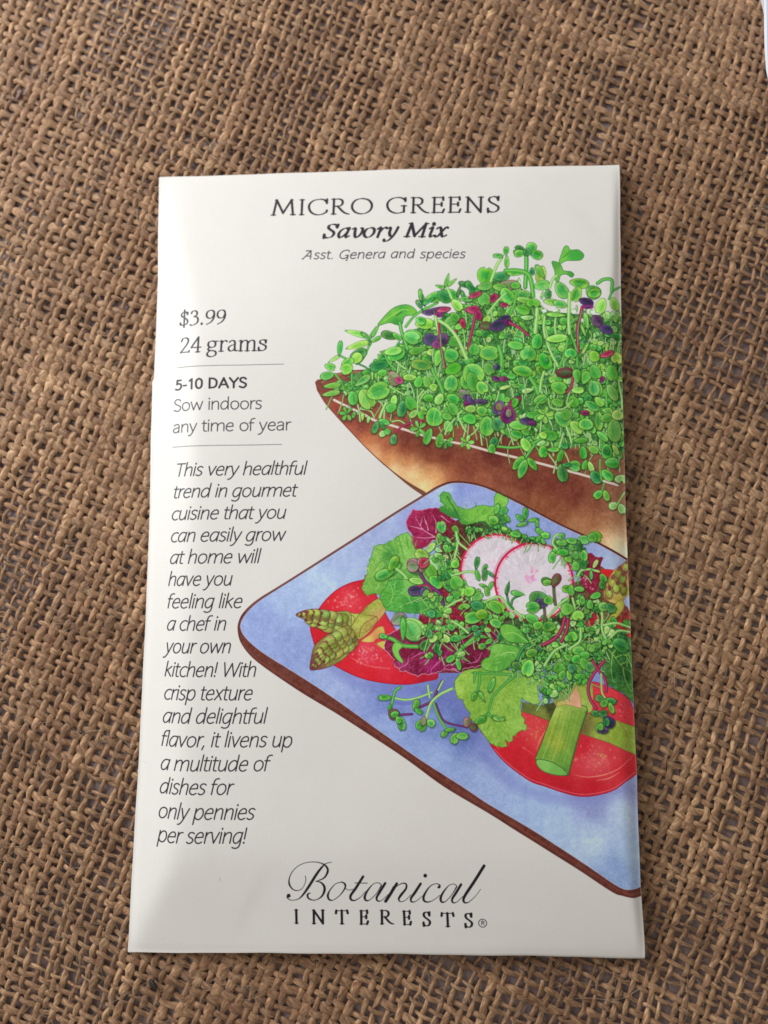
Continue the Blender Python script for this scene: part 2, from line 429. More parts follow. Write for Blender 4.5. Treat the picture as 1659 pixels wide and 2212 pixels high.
BIT = {  # bold italic
 'S': "54|46,56 42,67 28,71 15,66 13,53 23,42 36,31 40,18 33,4 18,-1 6,4 4,12;49,68 47,54;3,16 4,0", 'a': "52|40,42 32,50 20,46 9,32 6,14 12,0 22,4 34,20 41,38;43,50 36,14 38,1 50,8",
 'v': "48|3,44 10,49 15,44 16,26 20,5 28,0 38,12 44,30 43,46 36,49", 'o': "50|26,50 13,44 6,28 8,10 20,-1 34,5 43,22 42,40 34,49 26,50", 'r': "40|4,42 12,49 16,44 12,0;13,20 24,42 34,50 40,46",
 'y': "50|3,44 10,49 15,44 15,20 20,6;44,50 38,22 28,-4 14,-22 2,-22 0,-16", 'M': "92|14,0 22,70;22,70 44,4;44,4 78,70;78,70 74,0;4,0 26,0;62,0 86,0;12,70 26,70;74,70 88,70", 'i': "30|4,42 12,49 16,44 12,10 16,0 28,8;17,66 17,69",
 'x': "50|3,42 10,49 18,44 28,6 36,0 46,8;46,46 38,49 28,32 14,4 6,0 2,4",
}


def build_text(K, s, x0, x1, yb, font, xh, wt, thin, nib, slant, col, alpha=1., yl=None, track=0., keys=None, space=26., flatw=None):
    """one printed line from x0 to x1 (window px) on a straight base line of the paper; xh = height of 50 units in window px"""
    keys = keys or [(c if c != ' ' else None) for c in s]
    adv = 0; g = []
    for k in keys:
        if k is None: adv += space + track; continue
        w, st = font[k].split('|'); g.append((adv, st)); adv += float(w) + track
    adv -= track
    a = K.T([(x0, yb if yl is None else yl), (x1, yb)])
    if yl is None: a[0, 1] = a[1, 1] + (a[0, 0] - a[1, 0]) * BASE_TILT
    dx = (a[1] - a[0]) / adv; L = np.hypot(*(a[1] - a[0])); ux = dx / np.hypot(*dx); uy = np.array([ux[1], -ux[0]])
    sy = xh * K.f / 50.
    for off, st in g:
        segs = []
        for one in st.split(';'):
            p = np.array([[float(v) for v in q.split(',')] for q in one.split()])
            p = spline(p, 6) if len(p) > 2 else p
            p = p + np.stack([p[:, 1] * slant, p[:, 1] * 0], -1)
            q = a[0] + np.outer(p[:, 0] + off, dx) + np.outer(p[:, 1] * sy, uy)
            segs.append((p, q))
        allq = np.vstack([q for _, q in segs]); bx = box(allq[:, 0].min(), allq[:, 1].min(), allq[:, 0].max(), allq[:, 1].max(), 8)
        if bx is None: continue
        best = np.full(bx[4].shape, 1e9, np.float32)
        for p, q in segs:
            d = np.gradient(q, axis=0) if len(q) > 2 else np.repeat([q[1] - q[0]], 2, 0)
            th = np.arctan2(-d[:, 1], d[:, 0])
            r = (thin + (wt - thin) * np.abs(np.sin(th - math.radians(nib)))) * K.f / 2
            if len(q) == 2 and np.hypot(*(p[1] - p[0])) < 4: r = np.array([wt, wt]) * 0.62 * K.f
            np.minimum(best, segdist(bx[4], bx[5], q, r), out=best)
        put(bx, col, np.clip(0.5 - best, 0, 1) * alpha)


BASE_TILT = 0.011


def draw_text():
    ink = (38, 36, 42); soft = (78, 76, 82)
    for s, x0, x1, yl, yb, K in [("MICRO GREENS", 78, 1014, 237, 223, N2)]:
        build_text(K, s, x0, x1, yb, ROM, 51, 10.2, 4.0, 8, 0, ink, yl=yl, track=9, space=34)
    build_text(N2, "Savory Mix", 292, 798, 324, BIT, 44, 13.5, 3.4, 12, .16, ink, yl=329, space=22)
    build_text(N2, None, 212, 871, 411, SANS, 27.5, 4.5, 4.5, 0, .13, (60, 58, 64), yl=415, track=3.5, space=26,
               keys=['SA', 's', 's', 't', '.', None, 'SG', 'e', 'n', 'e', 'r', 'a', None, 'a', 'n', 'd', None, 's', 'p', 'e', 'c', 'i', 'e', 's'])
    build_text(N1, "$3.99", 355, 667, 1143, ROM, 70, 13, 4.8, 12, 0, (42, 40, 46), space=20)
    build_text(N1, "24 grams", 356, 936, 1320, ROM, 75, 13.5, 5., 12, 0, (38, 36, 42), space=20)
    build_text(N1, "5-10 DAYS", 328, 802, 1564, SANS, 47, 14.5, 11., 0, 0, (34, 32, 38), space=22, track=3)
    build_text(N1, "Sow indoors", 317, 903, 1705, SANS, 56, 7.8, 7.0, 0, 0, (52, 50, 56), space=24)
    build_text(N1, None, 313, 1092, 1847, SANS, 55, 7.8, 7.0, 0, 0, (52, 50, 56), space=24,
               keys=['A2', 'n', 'y', None, 't', 'i', 'm', 'e', None, 'o', 'f', None, 'y', 'e', 'A2', 'r'])
    def rule(K, x0, x1, y, w=3.4):
        q = K.T([(x0, y), (x1, y)]); q[0, 1] = q[1, 1] + (q[0, 0] - q[1, 0]) * BASE_TILT
        line(None, q, w * K.f, (70, 68, 72), raw=True, smooth=False)
    rule(N1, 345, 1048, 1412); rule(N1, 313, 1034, 1943)
    body = [("This very healthful", 372, 1362, 265, N3), ("trend in gourmet", 356, 1288, 430, N3), ("cuisine that you", 343, 1208, 597, N3), ("can easily grow", 337, 1200, 765, N3), ("at home will", 330, 1012, 932, N3),
            ("have you", 318, 802, 1102, N3), ("feeling like", 311, 878, 1272, N3), ("a chef in", 307, 757, 1442, N3), ("your own", 296, 792, 1614, N3), ("kitchen! With", 290, 984, 251, N4), ("crisp texture", 285, 955, 428, N4),
            ("and delightful", 274, 1060, 604, N4), ("flavor, it livens up", 264, 1256, 785, N4), ("a multitude of", 258, 1080, 964, N4), ("dishes for", 250, 802, 1144, N4), ("only pennies", 240, 970, 1330, N4), ("per serving!", 236, 912, 1511, N4)]
    for i, (s, x0, x1, yb, K) in enumerate(body):
        build_text(K, s, x0, x1, yb, SANS, 68 + i * .45, 9.8, 8.4, 10, .17, (36, 34, 40), space=22)
    line(N5, [(430, 180), (433, 194)], 3, (150, 148, 146), .6); line(N4, [(130, 893), (158, 906)], 4, (170, 170, 176), .5)
    # script wordmark, upright spacing as printed
    k = (18, 16, 22)
    ln = lambda K, p, w: line(K, p, w, k)
    ln(Z1, [(92, 612), (70, 640), (100, 678), (160, 688), (240, 668), (310, 600), (400, 470), (500, 310), (580, 205), (640, 150), (724, 131)], [14, 16, 10, 7, 10, 26, 36, 36, 26, 8, 6]); dot(Z1, 93, 622, 27, k)
    ln(Z1, [(338, 333), (345, 390), (325, 460), (280, 525), (215, 548), (150, 525), (105, 460), (100, 380), (140, 280), (220, 195), (330, 142), (460, 126), (560, 142), (630, 178), (668, 240), (650, 310), (600, 370), (490, 412)], [9, 8, 6, 8, 14, 24, 12, 8, 7, 8, 12, 26, 30, 20, 6])
    ln(Z1, [(490, 412), (560, 425), (612, 480), (618, 550), (580, 630), (510, 678), (440, 686), (380, 655), (372, 605), (412, 580)], [6, 18, 32, 34, 22, 9, 12, 24, 26, 8])
    ln(Z1, [(860, 424), (780, 450), (700, 540), (668, 620), (690, 680), (750, 685), (840, 620), (910, 530), (925, 460), (880, 425), (850, 424)], [8, 8, 14, 30, 24, 8, 10, 18, 24, 16, 8])
    ln(Z1, [(910, 450), (930, 510), (970, 540), (1040, 525)], 7); ln(Z1, [(1186, 342), (1080, 510), (1004, 620), (1010, 680), (1070, 690), (1150, 640), (1220, 560)], [34, 36, 34, 28, 14, 7, 6]); ln(Z1, [(1065, 434), (1248, 438)], 9)
    ln(Z1, [(1450, 455), (1400, 432), (1330, 455), (1250, 550), (1210, 640), (1230, 692), (1290, 680), (1390, 580), (1455, 470)], [10, 7, 8, 24, 34, 24, 8, 8, 16])
    ln(Z1, [(1510, 440), (1430, 570), (1385, 650), (1400, 698), (1460, 690), (1560, 600)], [34, 34, 30, 20, 7, 6])
    ln(Z2, [(40, 440), (-50, 590), (-130, 705)], [34, 36, 36]) if False else None
    ln(Z2, [(205, 445), (120, 590), (45, 705)], [36, 36, 38]); ln(Z2, [(100, 620), (200, 490), (290, 440), (345, 455), (340, 520), (270, 610), (235, 670), (260, 710), (330, 690), (410, 610)], [6, 8, 12, 22, 26, 34, 26, 10, 7, 6])
    ln(Z2, [(556, 447), (470, 580), (415, 660), (425, 712), (490, 702), (590, 620)], [34, 36, 30, 20, 7, 6]); dot(Z2, 624, 328, 26, k)
    ln(Z2, [(815, 500), (840, 480), (820, 455), (770, 448), (690, 490), (615, 600), (600, 680), (650, 716), (740, 690), (840, 615)], [24, 24, 12, 8, 12, 28, 32, 18, 7, 6]); dot(Z2, 828, 495, 19, k)
    ln(Z2, [(1085, 475), (1040, 450), (970, 475), (890, 570), (850, 660), (870, 716), (930, 700), (1020, 600), (1085, 490)], [10, 7, 8, 24, 34, 24, 8, 8, 16])
    ln(Z2, [(1150, 458), (1070, 590), (1020, 670), (1030, 722), (1090, 714), (1180, 630)], [34, 34, 30, 20, 7, 6])
    ln(Z2, [(1488, 184), (1340, 420), (1220, 600), (1185, 680), (1205, 724), (1270, 712), (1370, 620), (1438, 526)], [40, 40, 38, 34, 22, 8, 6, 5])
    ln(Z2, [(0, 545), (40, 480)], 1) if False else None
    ln(Z1, [(1640, 500), (1590, 590), (1515, 704)], [38, 38, 40])
    for ch, x0, x1, yb, K in [('I', 168, 250, 1025, Z1), ('N', 420, 632, 1030, Z1), ('T', 783, 970, 1034, Z1), ('E', 1125, 1266, 1038, Z1), ('R', 1425, 1630, 1035, Z1), ('E', 288, 424, 1046, Z2), ('S', 590, 712, 1062, Z2), ('T', 862, 1052, 1074, Z2), ('S', 1205, 1330, 1082, Z2)]:
        build_text(K, ch, x0, x1, yb, ROM, 131, 33, 10, 2, 0, k, yl=yb)
    rc = Z2.T([(1468, 1026)])[0]; t = np.linspace(0, 2 * math.pi, 30); R = 55 * Z2.f
    line(None, np.stack([rc[0] + R * np.cos(t), rc[1] + R * np.sin(t)], -1), 9 * Z2.f, k, raw=True)
    build_text(Z2, 'R', 1444, 1498, 1052, SANS | {'R': "50|10,0 10,70;10,70 36,68 42,54 34,40 10,38;26,38 44,0"}, 38, 8, 8, 0, 0, k, yl=1052)


def S_(K, p): return K.S(p)


def draw_tray():
    left = C_.S([(80, 250), (100, 330), (180, 460), (300, 600), (430, 740), (600, 920), (780, 1090), (950, 1230), (1060, 1310), (1175, 1385)])
    top = C_.S([(640, 120), (450, 130), (280, 165), (150, 220), (105, 226)])
    out = np.vstack([left, P0.S([(960, 1075), (1060, 1090), (1200, 1160), (1356, 1240), (1380, 1240), (1375, 800), (1050, 775), (900, 800), (770, 806)]) , top])
    cs = [(C_, 110, 280, (110, 52, 42)), (C_, 160, 400, (128, 58, 46)), (C_, 290, 540, (150, 68, 50)), (C_, 440, 700, (168, 84, 58)), (C_, 420, 600, (98, 38, 34)),
          (C_, 560, 680, (92, 34, 28)), (C_, 600, 830, (196, 120, 76)), (C_, 700, 960, (226, 176, 124)), (C_, 640, 730, (150, 72, 46)), (C_, 800, 900, (142, 66, 42)), (C_, 850, 1010, (206, 138, 84)), (C_, 900, 1130, (236, 208, 158)),
          (C_, 1000, 830, (96, 38, 28)), (C_, 1000, 930, (122, 52, 34)), (C_, 1000, 1060, (196, 128, 78)), (C_, 1080, 1180, (238, 206, 146)), (C_, 1200, 1300, (240, 214, 152)),
          (C_, 1200, 900, (98, 38, 28)), (C_, 1250, 1030, (118, 52, 34)), (C_, 1250, 1150, (206, 146, 92)), (C_, 1330, 1230, (222, 168, 108)), (C_, 1450, 1200, (152, 80, 52)),
          (C_, 1400, 1000, (104, 42, 30)), (C_, 1600, 1120, (116, 52, 36)), (D, 300, 960, (92, 34, 28)), (D, 300, 1130, (122, 62, 42)), (D, 200, 1190, (150, 84, 58)), (D, 600, 1230, (104, 44, 32)), (D, 500, 1330, (134, 74, 48)),
          (D, 900, 1250, (110, 46, 34)), (D, 1100, 1350, (108, 46, 34)), (D, 900, 1480, (136, 76, 48)), (D, 700, 1420, (138, 80, 50)), (D, 1300, 1450, (124, 66, 44)), (D, 1200, 1600, (160, 104, 68)), (D, 1450, 1300, (150, 104, 78)),
          (D, 1500, 1600, (150, 98, 68)), (D, 1380, 1250, (120, 66, 50)), (F, 1200, 560, (168, 116, 76)), (F, 1350, 600, (214, 174, 122)), (F, 1500, 650, (236, 216, 172)), (F, 1580, 740, (238, 224, 196)), (F, 1560, 540, (190, 150, 112)), (F, 1300, 480, (146, 90, 58)),
          (C_, 300, 230, (120, 60, 42)), (C_, 700, 300, (96, 60, 34)), (B, 600, 1200, (70, 110, 50))]
    region(P0, out, [tuple(K.S([(x, y)])[0]) + (c,) for K, x, y, c in cs], edge=(96, 50, 36), ew=1.6, smooth=False, nz=24, nf=16, soft=22.)
    line(C_, [(100, 330), (180, 460), (300, 600), (430, 740), (600, 920), (780, 1090)], 8, (96, 48, 38), .8)
    line(C_, [(780, 1090), (950, 1225), (1060, 1305), (1180, 1380)], [4, 20, 34, 46], (118, 70, 50))
    line(C_, [(600, 920), (800, 1100), (1000, 1262), (1140, 1352)], 6, (92, 50, 36))
    line(C_, [(150, 250), (280, 185), (420, 150), (600, 150), (660, 165)], 22, (150, 96, 76), out=(84, 40, 30))
    line(C_, [(620, 165), (860, 120), (1100, 130), (1300, 150)], 16, (140, 96, 70), out=(84, 40, 30))
    # pale front lip
    rim = [C_.S([p])[0] for p in [(270, 430), (420, 505), (560, 570), (690, 640), (860, 690), (1000, 735), (1180, 790), (1480, 860)]] + \
          [D.S([p])[0] for p in [(50, 860), (230, 910), (430, 960), (700, 1025), (900, 1078), (1220, 1165), (1500, 1250)]]
    line(P0, rim, 5.5, (206, 190, 178), out=(88, 44, 34))


def draw_sprouts():
    top = [A.S([p])[0] for p in [(150, 1600), (330, 1500), (640, 1380), (780, 1230), (960, 1130), (1000, 1010), (1180, 960), (1280, 900), (1450, 850), (1640, 740)]] + \
          [B.S([p])[0] for p in [(60, 640), (150, 560), (300, 480), (520, 520), (640, 620), (760, 740), (860, 800), (1000, 820), (1120, 830), (1300, 840), (1400, 840), (1600, 820)]]
    low = [D.S([p])[0] for p in [(1590, 900), (1470, 1000), (1300, 900), (1150, 860), (960, 900), (700, 830), (560, 800), (400, 740), (200, 700), (0, 640)]] + \
          [C_.S([p])[0] for p in [(1500, 700), (1300, 620), (1100, 500), (900, 480), (600, 430), (420, 380), (250, 300)]]
    poly = np.vstack([top, low])
    region(P0, poly, (66, 122, 56), smooth=False, nz=60, nf=34)
    # soil glimpses
    for K, x, y, r in [(C_, 1050, 250, 60), (C_, 850, 150, 50), (C_, 860, 590, 60), (D, 200, 800, 50), (D, 700, 900, 60), (D, 1100, 930, 70), (D, 1220, 960, 60), (C_, 1040, 660, 60), (C_, 560, 590, 30), (C_, 400, 220, 50)]:
        region(K, [(x - r, y), (x, y - r * .5), (x + r, y), (x, y + r * .5)], (112, 66, 48), nz=40, nf=30)
    pc = P0.T(poly)
    # pale gaps between the stems high in the crowd
    rg = np.random.default_rng(5)
    for K, x, y in [(B, 790, 800), (B, 935, 790), (B, 760, 640), (B, 1230, 800), (B, 1290, 820), (B, 1100, 800), (B, 1180, 900), (B, 470, 880), (A, 1010, 1320), (A, 1480, 960), (A, 1180, 1170),
                    (A, 1310, 1180), (B, 560, 500), (B, 1460, 860), (B, 1540, 830), (B, 820, 1540), (B, 1300, 1100), (B, 1420, 1140), (B, 1180, 1130), (B, 510, 1200), (B, 440, 750), (B, 1480, 1060), (B, 60, 660)]:
        for _ in range(3):
            leaf(K, x + rg.normal(0, 22), y + rg.normal(0, 18), rg.uniform(30, 75), rg.uniform(20, 38), rg.uniform(60, 120), 'l', shadow=0)
            dot(K, x + rg.normal(0, 16), y + rg.normal(0, 14), rg.uniform(12, 26), (206, 214, 200))
    scatter(pc, 430, 19, 38, ['g', 'h', 'g', 'h', 'y', 'd', 'l'], .75, 3, sa=(-28, 28))
    scatter(pc, 260, 11, 21, ['g', 'h', 'y', 'l'], .6, 4, sa=(-28, 28))
    q = []
    while len(q) < 90:
        p_ = pc.min(0) + rg.random(2) * (pc.max(0) - pc.min(0))
        if inside(np.array([[p_[0]]]), np.array([[p_[1]]]), pc)[0, 0]: q.append(p_)
    for x, y in q:
        l = rg.uniform(40, 95); b = rg.normal(0, 10)
        line(None, [(x, y), (x + b + rg.normal(0, 5), y + l / 2), (x + 1.6 * b, y + l)], rg.uniform(3.2, 5.2), (132, 178, 104), out=(34, 80, 46), hi=(190, 216, 160), raw=True)
        leaf(None, x - 8, y - 6, rg.uniform(22, 34), rg.uniform(16, 22), rg.uniform(150, 230), ['g', 'h', 'y'][rg.integers(3)], 's', raw=True)
        leaf(None, x + 8, y - 6, rg.uniform(22, 34), rg.uniform(16, 22), rg.uniform(-50, 30), ['g', 'h', 'd'][rg.integers(3)], 's', raw=True)
    # bean-sprout tails in front of the soil
    for K, pts in [(C_, [(540, 520), (640, 545), (680, 610)]), (C_, [(860, 650), (930, 640), (990, 670)]), (C_, [(780, 260), (880, 320), (990, 380)]), (D, [(20, 790), (100, 730), (150, 660)]),
                   (D, [(560, 700), (600, 760), (640, 700)]), (C_, [(1130, 460), (1160, 400), (1220, 340), (1300, 350)]), (D, [(740, 870), (820, 940), (900, 1050)]), (D, [(960, 900), (1000, 960), (1030, 1040)])]:
        stem(K, pts, 13, 'l')
    # ---- top silhouettes, left to right (window A)
    stem(A, [(640, 1130), (560, 1290), (500, 1340)], 22, 'h'); stem(A, [(640, 1140), (640, 1060), (700, 970)], 24, 'h')
    leaf(A, 500, 1030, 250, 62, 196, 'y', 'n'); leaf(A, 590, 1060, 120, 40, 45, 'g', 'n')
    leaf(A, 510, 1150, 250, 70, 164, 'y', 'n'); leaf(A, 690, 1010, 140, 46, -60, 'g', 'n'); leaf(A, 700, 1090, 110, 60, -30, 'h')
    leaf(A, 330, 1180, 160, 72, -86, 'h'); leaf(A, 270, 1290, 130, 48, 150, 'y', 'n'); stem(A, [(340, 1260), (420, 1310), (450, 1400), (450, 1550)], 20, 'g')
    stem(A, [(520, 1340), (600, 1380), (640, 1430)], 16, 'd'); leaf(A, 520, 1240, 190, 120, -20, 'd'); leaf(A, 500, 1280, 130, 110, -50, 'y'); leaf(A, 410, 1330, 150, 120, 140, 'g'); leaf(A, 400, 1390, 140, 120, 160, 'y')
    leaf(A, 230, 1370, 120, 100, 20, 'g'); leaf(A, 200, 1460, 150, 110, 170, 'h'); stem(A, [(280, 1440), (340, 1520), (370, 1600)], 18, 'h')
    leaf(A, 250, 1560, 190, 60, 175, 'y', 'n'); leaf(A, 240, 1640, 200, 66, 170, 'y', 'n')
    leaf(A, 560, 1510, 200, 90, -35, 'g', 's')
    leaf(A, 730, 1360, 220, 130, 170, 'd'); leaf(A, 760, 1430, 110, 80, 0, 'h')
    # the big drooping pair
    region(A, [(715, 950), (760, 880), (860, 780), (960, 740), (1040, 745), (1110, 800), (1080, 840), (990, 860), (960, 940), (900, 940), (830, 920)], [(800, 880, (104, 176, 60)), (900, 830, (120, 184, 64)), (960, 800, (60, 150, 56)), (1060, 800, (110, 180, 60)), (900, 900, (44, 136, 50))], edge=(30, 90, 40), ew=1.6)
    line(A, [(780, 900), (870, 840), (960, 790), (1030, 790)], 8, (150, 200, 90)); line(A, [(900, 850), (960, 810)], 10, (24, 90, 44))
    stem(A, [(940, 920), (960, 1020), (1020, 1190)], 34, 'g'); stem(A, [(1320, 720), (1180, 790), (1080, 860), (1000, 960)], 26, 'h')
    leaf(A, 830, 1050, 180, 100, 200, 'd'); leaf(A, 910, 1060, 130, 60, 40, 'g'); leaf(A, 1080, 1060, 200, 150, 30, 'g'); leaf(A, 1060, 1070, 190, 140, 20, 'h')
    leaf(A, 900, 1240, 210, 150, -30, 'g'); leaf(A, 870, 1210, 200, 90, -10, 'y'); leaf(A, 1120, 1200, 200, 90, -15, 'h', 'n'); stem(A, [(790, 1250), (830, 1330), (900, 1400)], 20, 'h')
    stem(A, [(900, 1310), (940, 1350), (1000, 1390)], 18, 'l')
    leaf(A, 1160, 1350, 240, 130, 190, 'g'); leaf(A, 1330, 1280, 190, 90, -75, 'h', 's'); stem(A, [(1270, 1390), (1290, 1450), (1340, 1530), (1380, 1640)], 34, 'h')
    leaf(A, 1170, 690, 150, 60, 70, 'd', 'n'); leaf(A, 1150, 640, 130, 44, 85, 'g', 'n'); leaf(A, 1140, 740, 120, 52, 60, 'd', 'n')
    leaf(A, 1300, 660, 220, 130, -15, 'g'); leaf(A, 1230, 700, 150, 60, -30, 'd', 'n'); leaf(A, 1400, 650, 180, 170, 30, 'd'); leaf(A, 1480, 640, 150, 120, 60, 'g')
    leaf(A, 1420, 490, 150, 56, -78, 'g', 'n'); leaf(A, 1470, 510, 120, 44, -40, 'g', 'n'); leaf(A, 1350, 555, 100, 42, 200, 'g', 'n'); stem(A, [(1420, 560), (1470, 680), (1520, 800)], 24, 'l')
    leaf(A, 1540, 600, 120, 44, -75, 'd', 'n'); leaf(A, 1590, 660, 150, 50, 70, 'd', 'n'); leaf(A, 1620, 540, 180, 66, 20, 'd', 'n')
    leaf(A, 1520, 740, 160, 110, 50, 'y'); leaf(A, 1460, 900, 160, 130, -20, 'h'); leaf(A, 1500, 860, 120, 100, 40, 'g'); leaf(A, 1190, 930, 200, 120, 0, 'y'); leaf(A, 1150, 900, 110, 90, 30, 'g')
    leaf(A, 1310, 800, 290, 76, -8, 'u'); leaf(A, 1380, 790, 150, 50, -10, 'r'); leaf(A, 1340, 840, 60, 90, 90, 'p'); leaf(A, 1220, 820, 110, 56, 10, 'u')
    stem(A, [(1300, 860), (1320, 960), (1340, 1040)], 30, 'l'); stem(A, [(1335, 930), (1350, 1100), (1370, 1250), (1400, 1380)], 24, 'r')
    leaf(A, 1250, 1090, 150, 130, 180, 'u'); leaf(A, 1370, 1090, 140, 130, 0, 'u'); leaf(A, 1310, 1140, 90, 90, 90, 'p'); stem(A, [(1350, 1040), (1360, 1170), (1390, 1380)], 14, 'm')
    leaf(A, 1580, 930, 120, 56, 70, 'r', 'n'); leaf(A, 1490, 1010, 70, 40, 0, 'r'); stem(A, [(1340, 900), (1430, 960), (1530, 1090), (1620, 1290)], 36, 'l')
    leaf(A, 1460, 1250, 160, 150, 50, 'g'); leaf(A, 1480, 1390, 190, 130, -25, 'h'); leaf(A, 1480, 1550, 200, 170, 70, 'h'); leaf(A, 1620, 1520, 170, 170, 60, 'g'); leaf(A, 1640, 1390, 110, 150, 90, 'h')
    leaf(A, 1640, 790, 60, 90, 100, 'm')
    # ---- window C, the left front of the crowd
    leaf(C_, 600, 420, 240, 200, 60, 'h'); leaf(C_, 720, 340, 260, 220, -20, 'g'); line(C_, [(620, 330), (660, 380), (690, 470)], 6, (150, 205, 90)); leaf(C_, 460, 410, 160, 110, 80, 'h')
    stem(C_, [(800, 460), (760, 540), (735, 610)], 26, 'l'); leaf(C_, 880, 430, 110, 70, 100, 'y'); leaf(C_, 850, 510, 130, 100, 160, 'h'); leaf(C_, 960, 520, 190, 120, 100, 'd'); leaf(C_, 1050, 460, 170, 130, 60, 'h')
    leaf(C_, 880, 210, 170, 120, 60, 'm'); leaf(C_, 930, 230, 100, 70, 20, 'r'); leaf(C_, 1040, 200, 150, 70, 180, 'y'); heart(C_, 1170, 240, 150, 90, 'h'); leaf(C_, 1280, 300, 90, 80, 20, 'y')
    leaf(C_, 1230, 410, 120, 80, 0, 'h'); leaf(C_, 1180, 520, 90, 50, 200, 'y'); leaf(C_, 1290, 600, 210, 180, 80, 'g'); line(C_, [(1320, 500), (1290, 580), (1280, 680)], 7, (150, 205, 90))
    leaf(C_, 1460, 260, 190, 180, 100, 'g'); leaf(C_, 1340, 420, 130, 110, 120, 'y'); leaf(C_, 1480, 420, 150, 130, 30, 'g'); leaf(C_, 1480, 520, 150, 110, 60, 'h')
    leaf(C_, 1590, 370, 130, 90, 40, 'm'); leaf(C_, 1620, 410, 80, 70, 60, 'u'); leaf(C_, 1630, 470, 90, 40, 150, 'r'); leaf(C_, 1420, 600, 120, 90, 200, 'h'); leaf(C_, 1430, 700, 130, 110, 80, 'y')
    leaf(C_, 1080, 570, 120, 70, 140, 'y'); leaf(C_, 1150, 590, 110, 60, 60, 'h'); stem(C_, [(1180, 330), (1130, 400), (1120, 470), (1120, 560)], 16, 'l')
    sprig(C_, 400, 570, 5, 80, 'h', 60, 250); leaf(C_, 470, 580, 80, 50, 110, 'g'); leaf(C_, 560, 600, 90, 46, 90, 'y', 'n'); leaf(C_, 620, 630, 80, 36, 100, 'y', 'n')
    leaf(C_, 690, 710, 140, 90, 110, 'd'); leaf(C_, 780, 650, 130, 60, 20, 'g'); leaf(C_, 770, 770, 100, 70, 150, 'l'); leaf(C_, 810, 750, 80, 60, 40, 'h'); leaf(C_, 760, 690, 90, 50, 60, 'd')
    stem(C_, [(1190, 630), (1060, 660), (960, 700), (900, 760)], 18, 'r'); leaf(C_, 875, 830, 120, 90, 100, 'd')
    sprig(C_, 1130, 720, 5, 90, 'h', 100, 300); leaf(C_, 1225, 800, 190, 110, 110, 'h'); leaf(C_, 1345, 840, 160, 90, 100, 'h'); sprig(C_, 1410, 850, 4, 80, 'g', -20, 180); sprig(C_, 1620, 860, 5, 80, 'y', 0, 360)
    stem(C_, [(1500, 620), (1430, 700), (1400, 780)], 18, 'l'); stem(C_, [(1570, 540), (1530, 590), (1570, 680), (1610, 750)], 20, 'l')
    # ---- window B, the upper right of the crowd
    leaf(B, 210, 440, 200, 170, -80, 'g'); leaf(B, 370, 450, 190, 120, 0, 'd'); leaf(B, 60, 560, 160, 80, 60, 'd', 'n'); leaf(B, 210, 550, 170, 90, -10, 'h'); leaf(B, 20, 680, 60, 150, 90, 'g')
    stem(B, [(380, 260), (330, 340), (290, 440), (270, 500)], 30, 'l'); leaf(B, 425, 190, 100, 62, -85, 'g'); leaf(B, 345, 240, 110, 52, 182, 'g'); leaf(B, 432, 300, 130, 62, 90, 'g')
    stem(B, [(630, 230), (632, 300), (630, 380), (620, 560)], 42, 'g')
    leaf(B, 560, 190, 130, 120, 200, 'd'); leaf(B, 560, 215, 120, 90, 170, 'g'); leaf(B, 680, 160, 130, 110, -70, 'g'); leaf(B, 735, 230, 140, 110, 20, 'g'); leaf(B, 640, 200, 90, 90, 90, 'd')
    leaf(B, 780, 430, 200, 130, 100, 'y'); leaf(B, 770, 400, 170, 60, 60, 'h', 'n'); leaf(B, 690, 400, 90, 70, 90, 'd')
    leaf(B, 530, 410, 220, 70, 0, 'g', 'n'); stem(B, [(420, 390), (540, 390), (640, 420), (680, 500), (700, 650)], 44, 'h')
    leaf(B, 440, 540, 240, 110, -5, 'm'); leaf(B, 360, 560, 160, 80, 10, 'h'); leaf(B, 520, 540, 80, 120, 90, 'h'); leaf(B, 440, 650, 220, 140, 60, 'g'); leaf(B, 600, 640, 160, 120, 20, 'g')
    leaf(B, 200, 680, 160, 170, 80, 'h'); leaf(B, 110, 640, 150, 56, -25, 'r'); leaf(B, 300, 670, 110, 80, -60, 'r'); stem(B, [(420, 620), (320, 720), (240, 830)], 22, 'l')
    leaf(B, 790, 540, 170, 120, -10, 'h'); stem(B, [(810, 540), (880, 610)], 16, 'l'); leaf(B, 850, 630, 110, 90, 90, 'd'); leaf(B, 610, 690, 190, 80, 10, 'y'); leaf(B, 700, 720, 100, 150, 90, 'h')
    stem(B, [(740, 780), (730, 900), (720, 1020)], 40, 'l'); leaf(B, 590, 790, 170, 120, 20, 'h'); stem(B, [(530, 610), (510, 720), (460, 850)], 24, 'h')
    region(B, [(960, 310), (1010, 160), (1050, 140), (1080, 180), (1160, 180), (1215, 230), (1190, 280), (1120, 290), (1040, 290), (980, 320)], [(1040, 180, (110, 180, 64)), (1100, 230, (50, 150, 54)), (1180, 230, (60, 156, 56)), (1000, 270, (110, 186, 66))], edge=(28, 96, 40), ew=1.6)
    line(B, [(1000, 260), (1080, 195)], 6, (30, 100, 44))
    region(B, [(890, 305), (930, 300), (980, 330), (1010, 390), (1080, 400), (1115, 430), (1090, 460), (1040, 430), (980, 440), (960, 500), (925, 490), (920, 400)], [(930, 330, (70, 150, 56)), (990, 400, (118, 182, 70)), (1090, 430, (60, 140, 56)), (940, 450, (90, 170, 70))], edge=(28, 96, 40), ew=1.6)
    stem(B, [(940, 440), (900, 480), (870, 560)], 26, 'l')
    leaf(B, 1170, 520, 210, 110, 10, 'g'); leaf(B, 1310, 610, 170, 160, 40, 'd'); leaf(B, 1320, 620, 150, 110, -10, 'g')
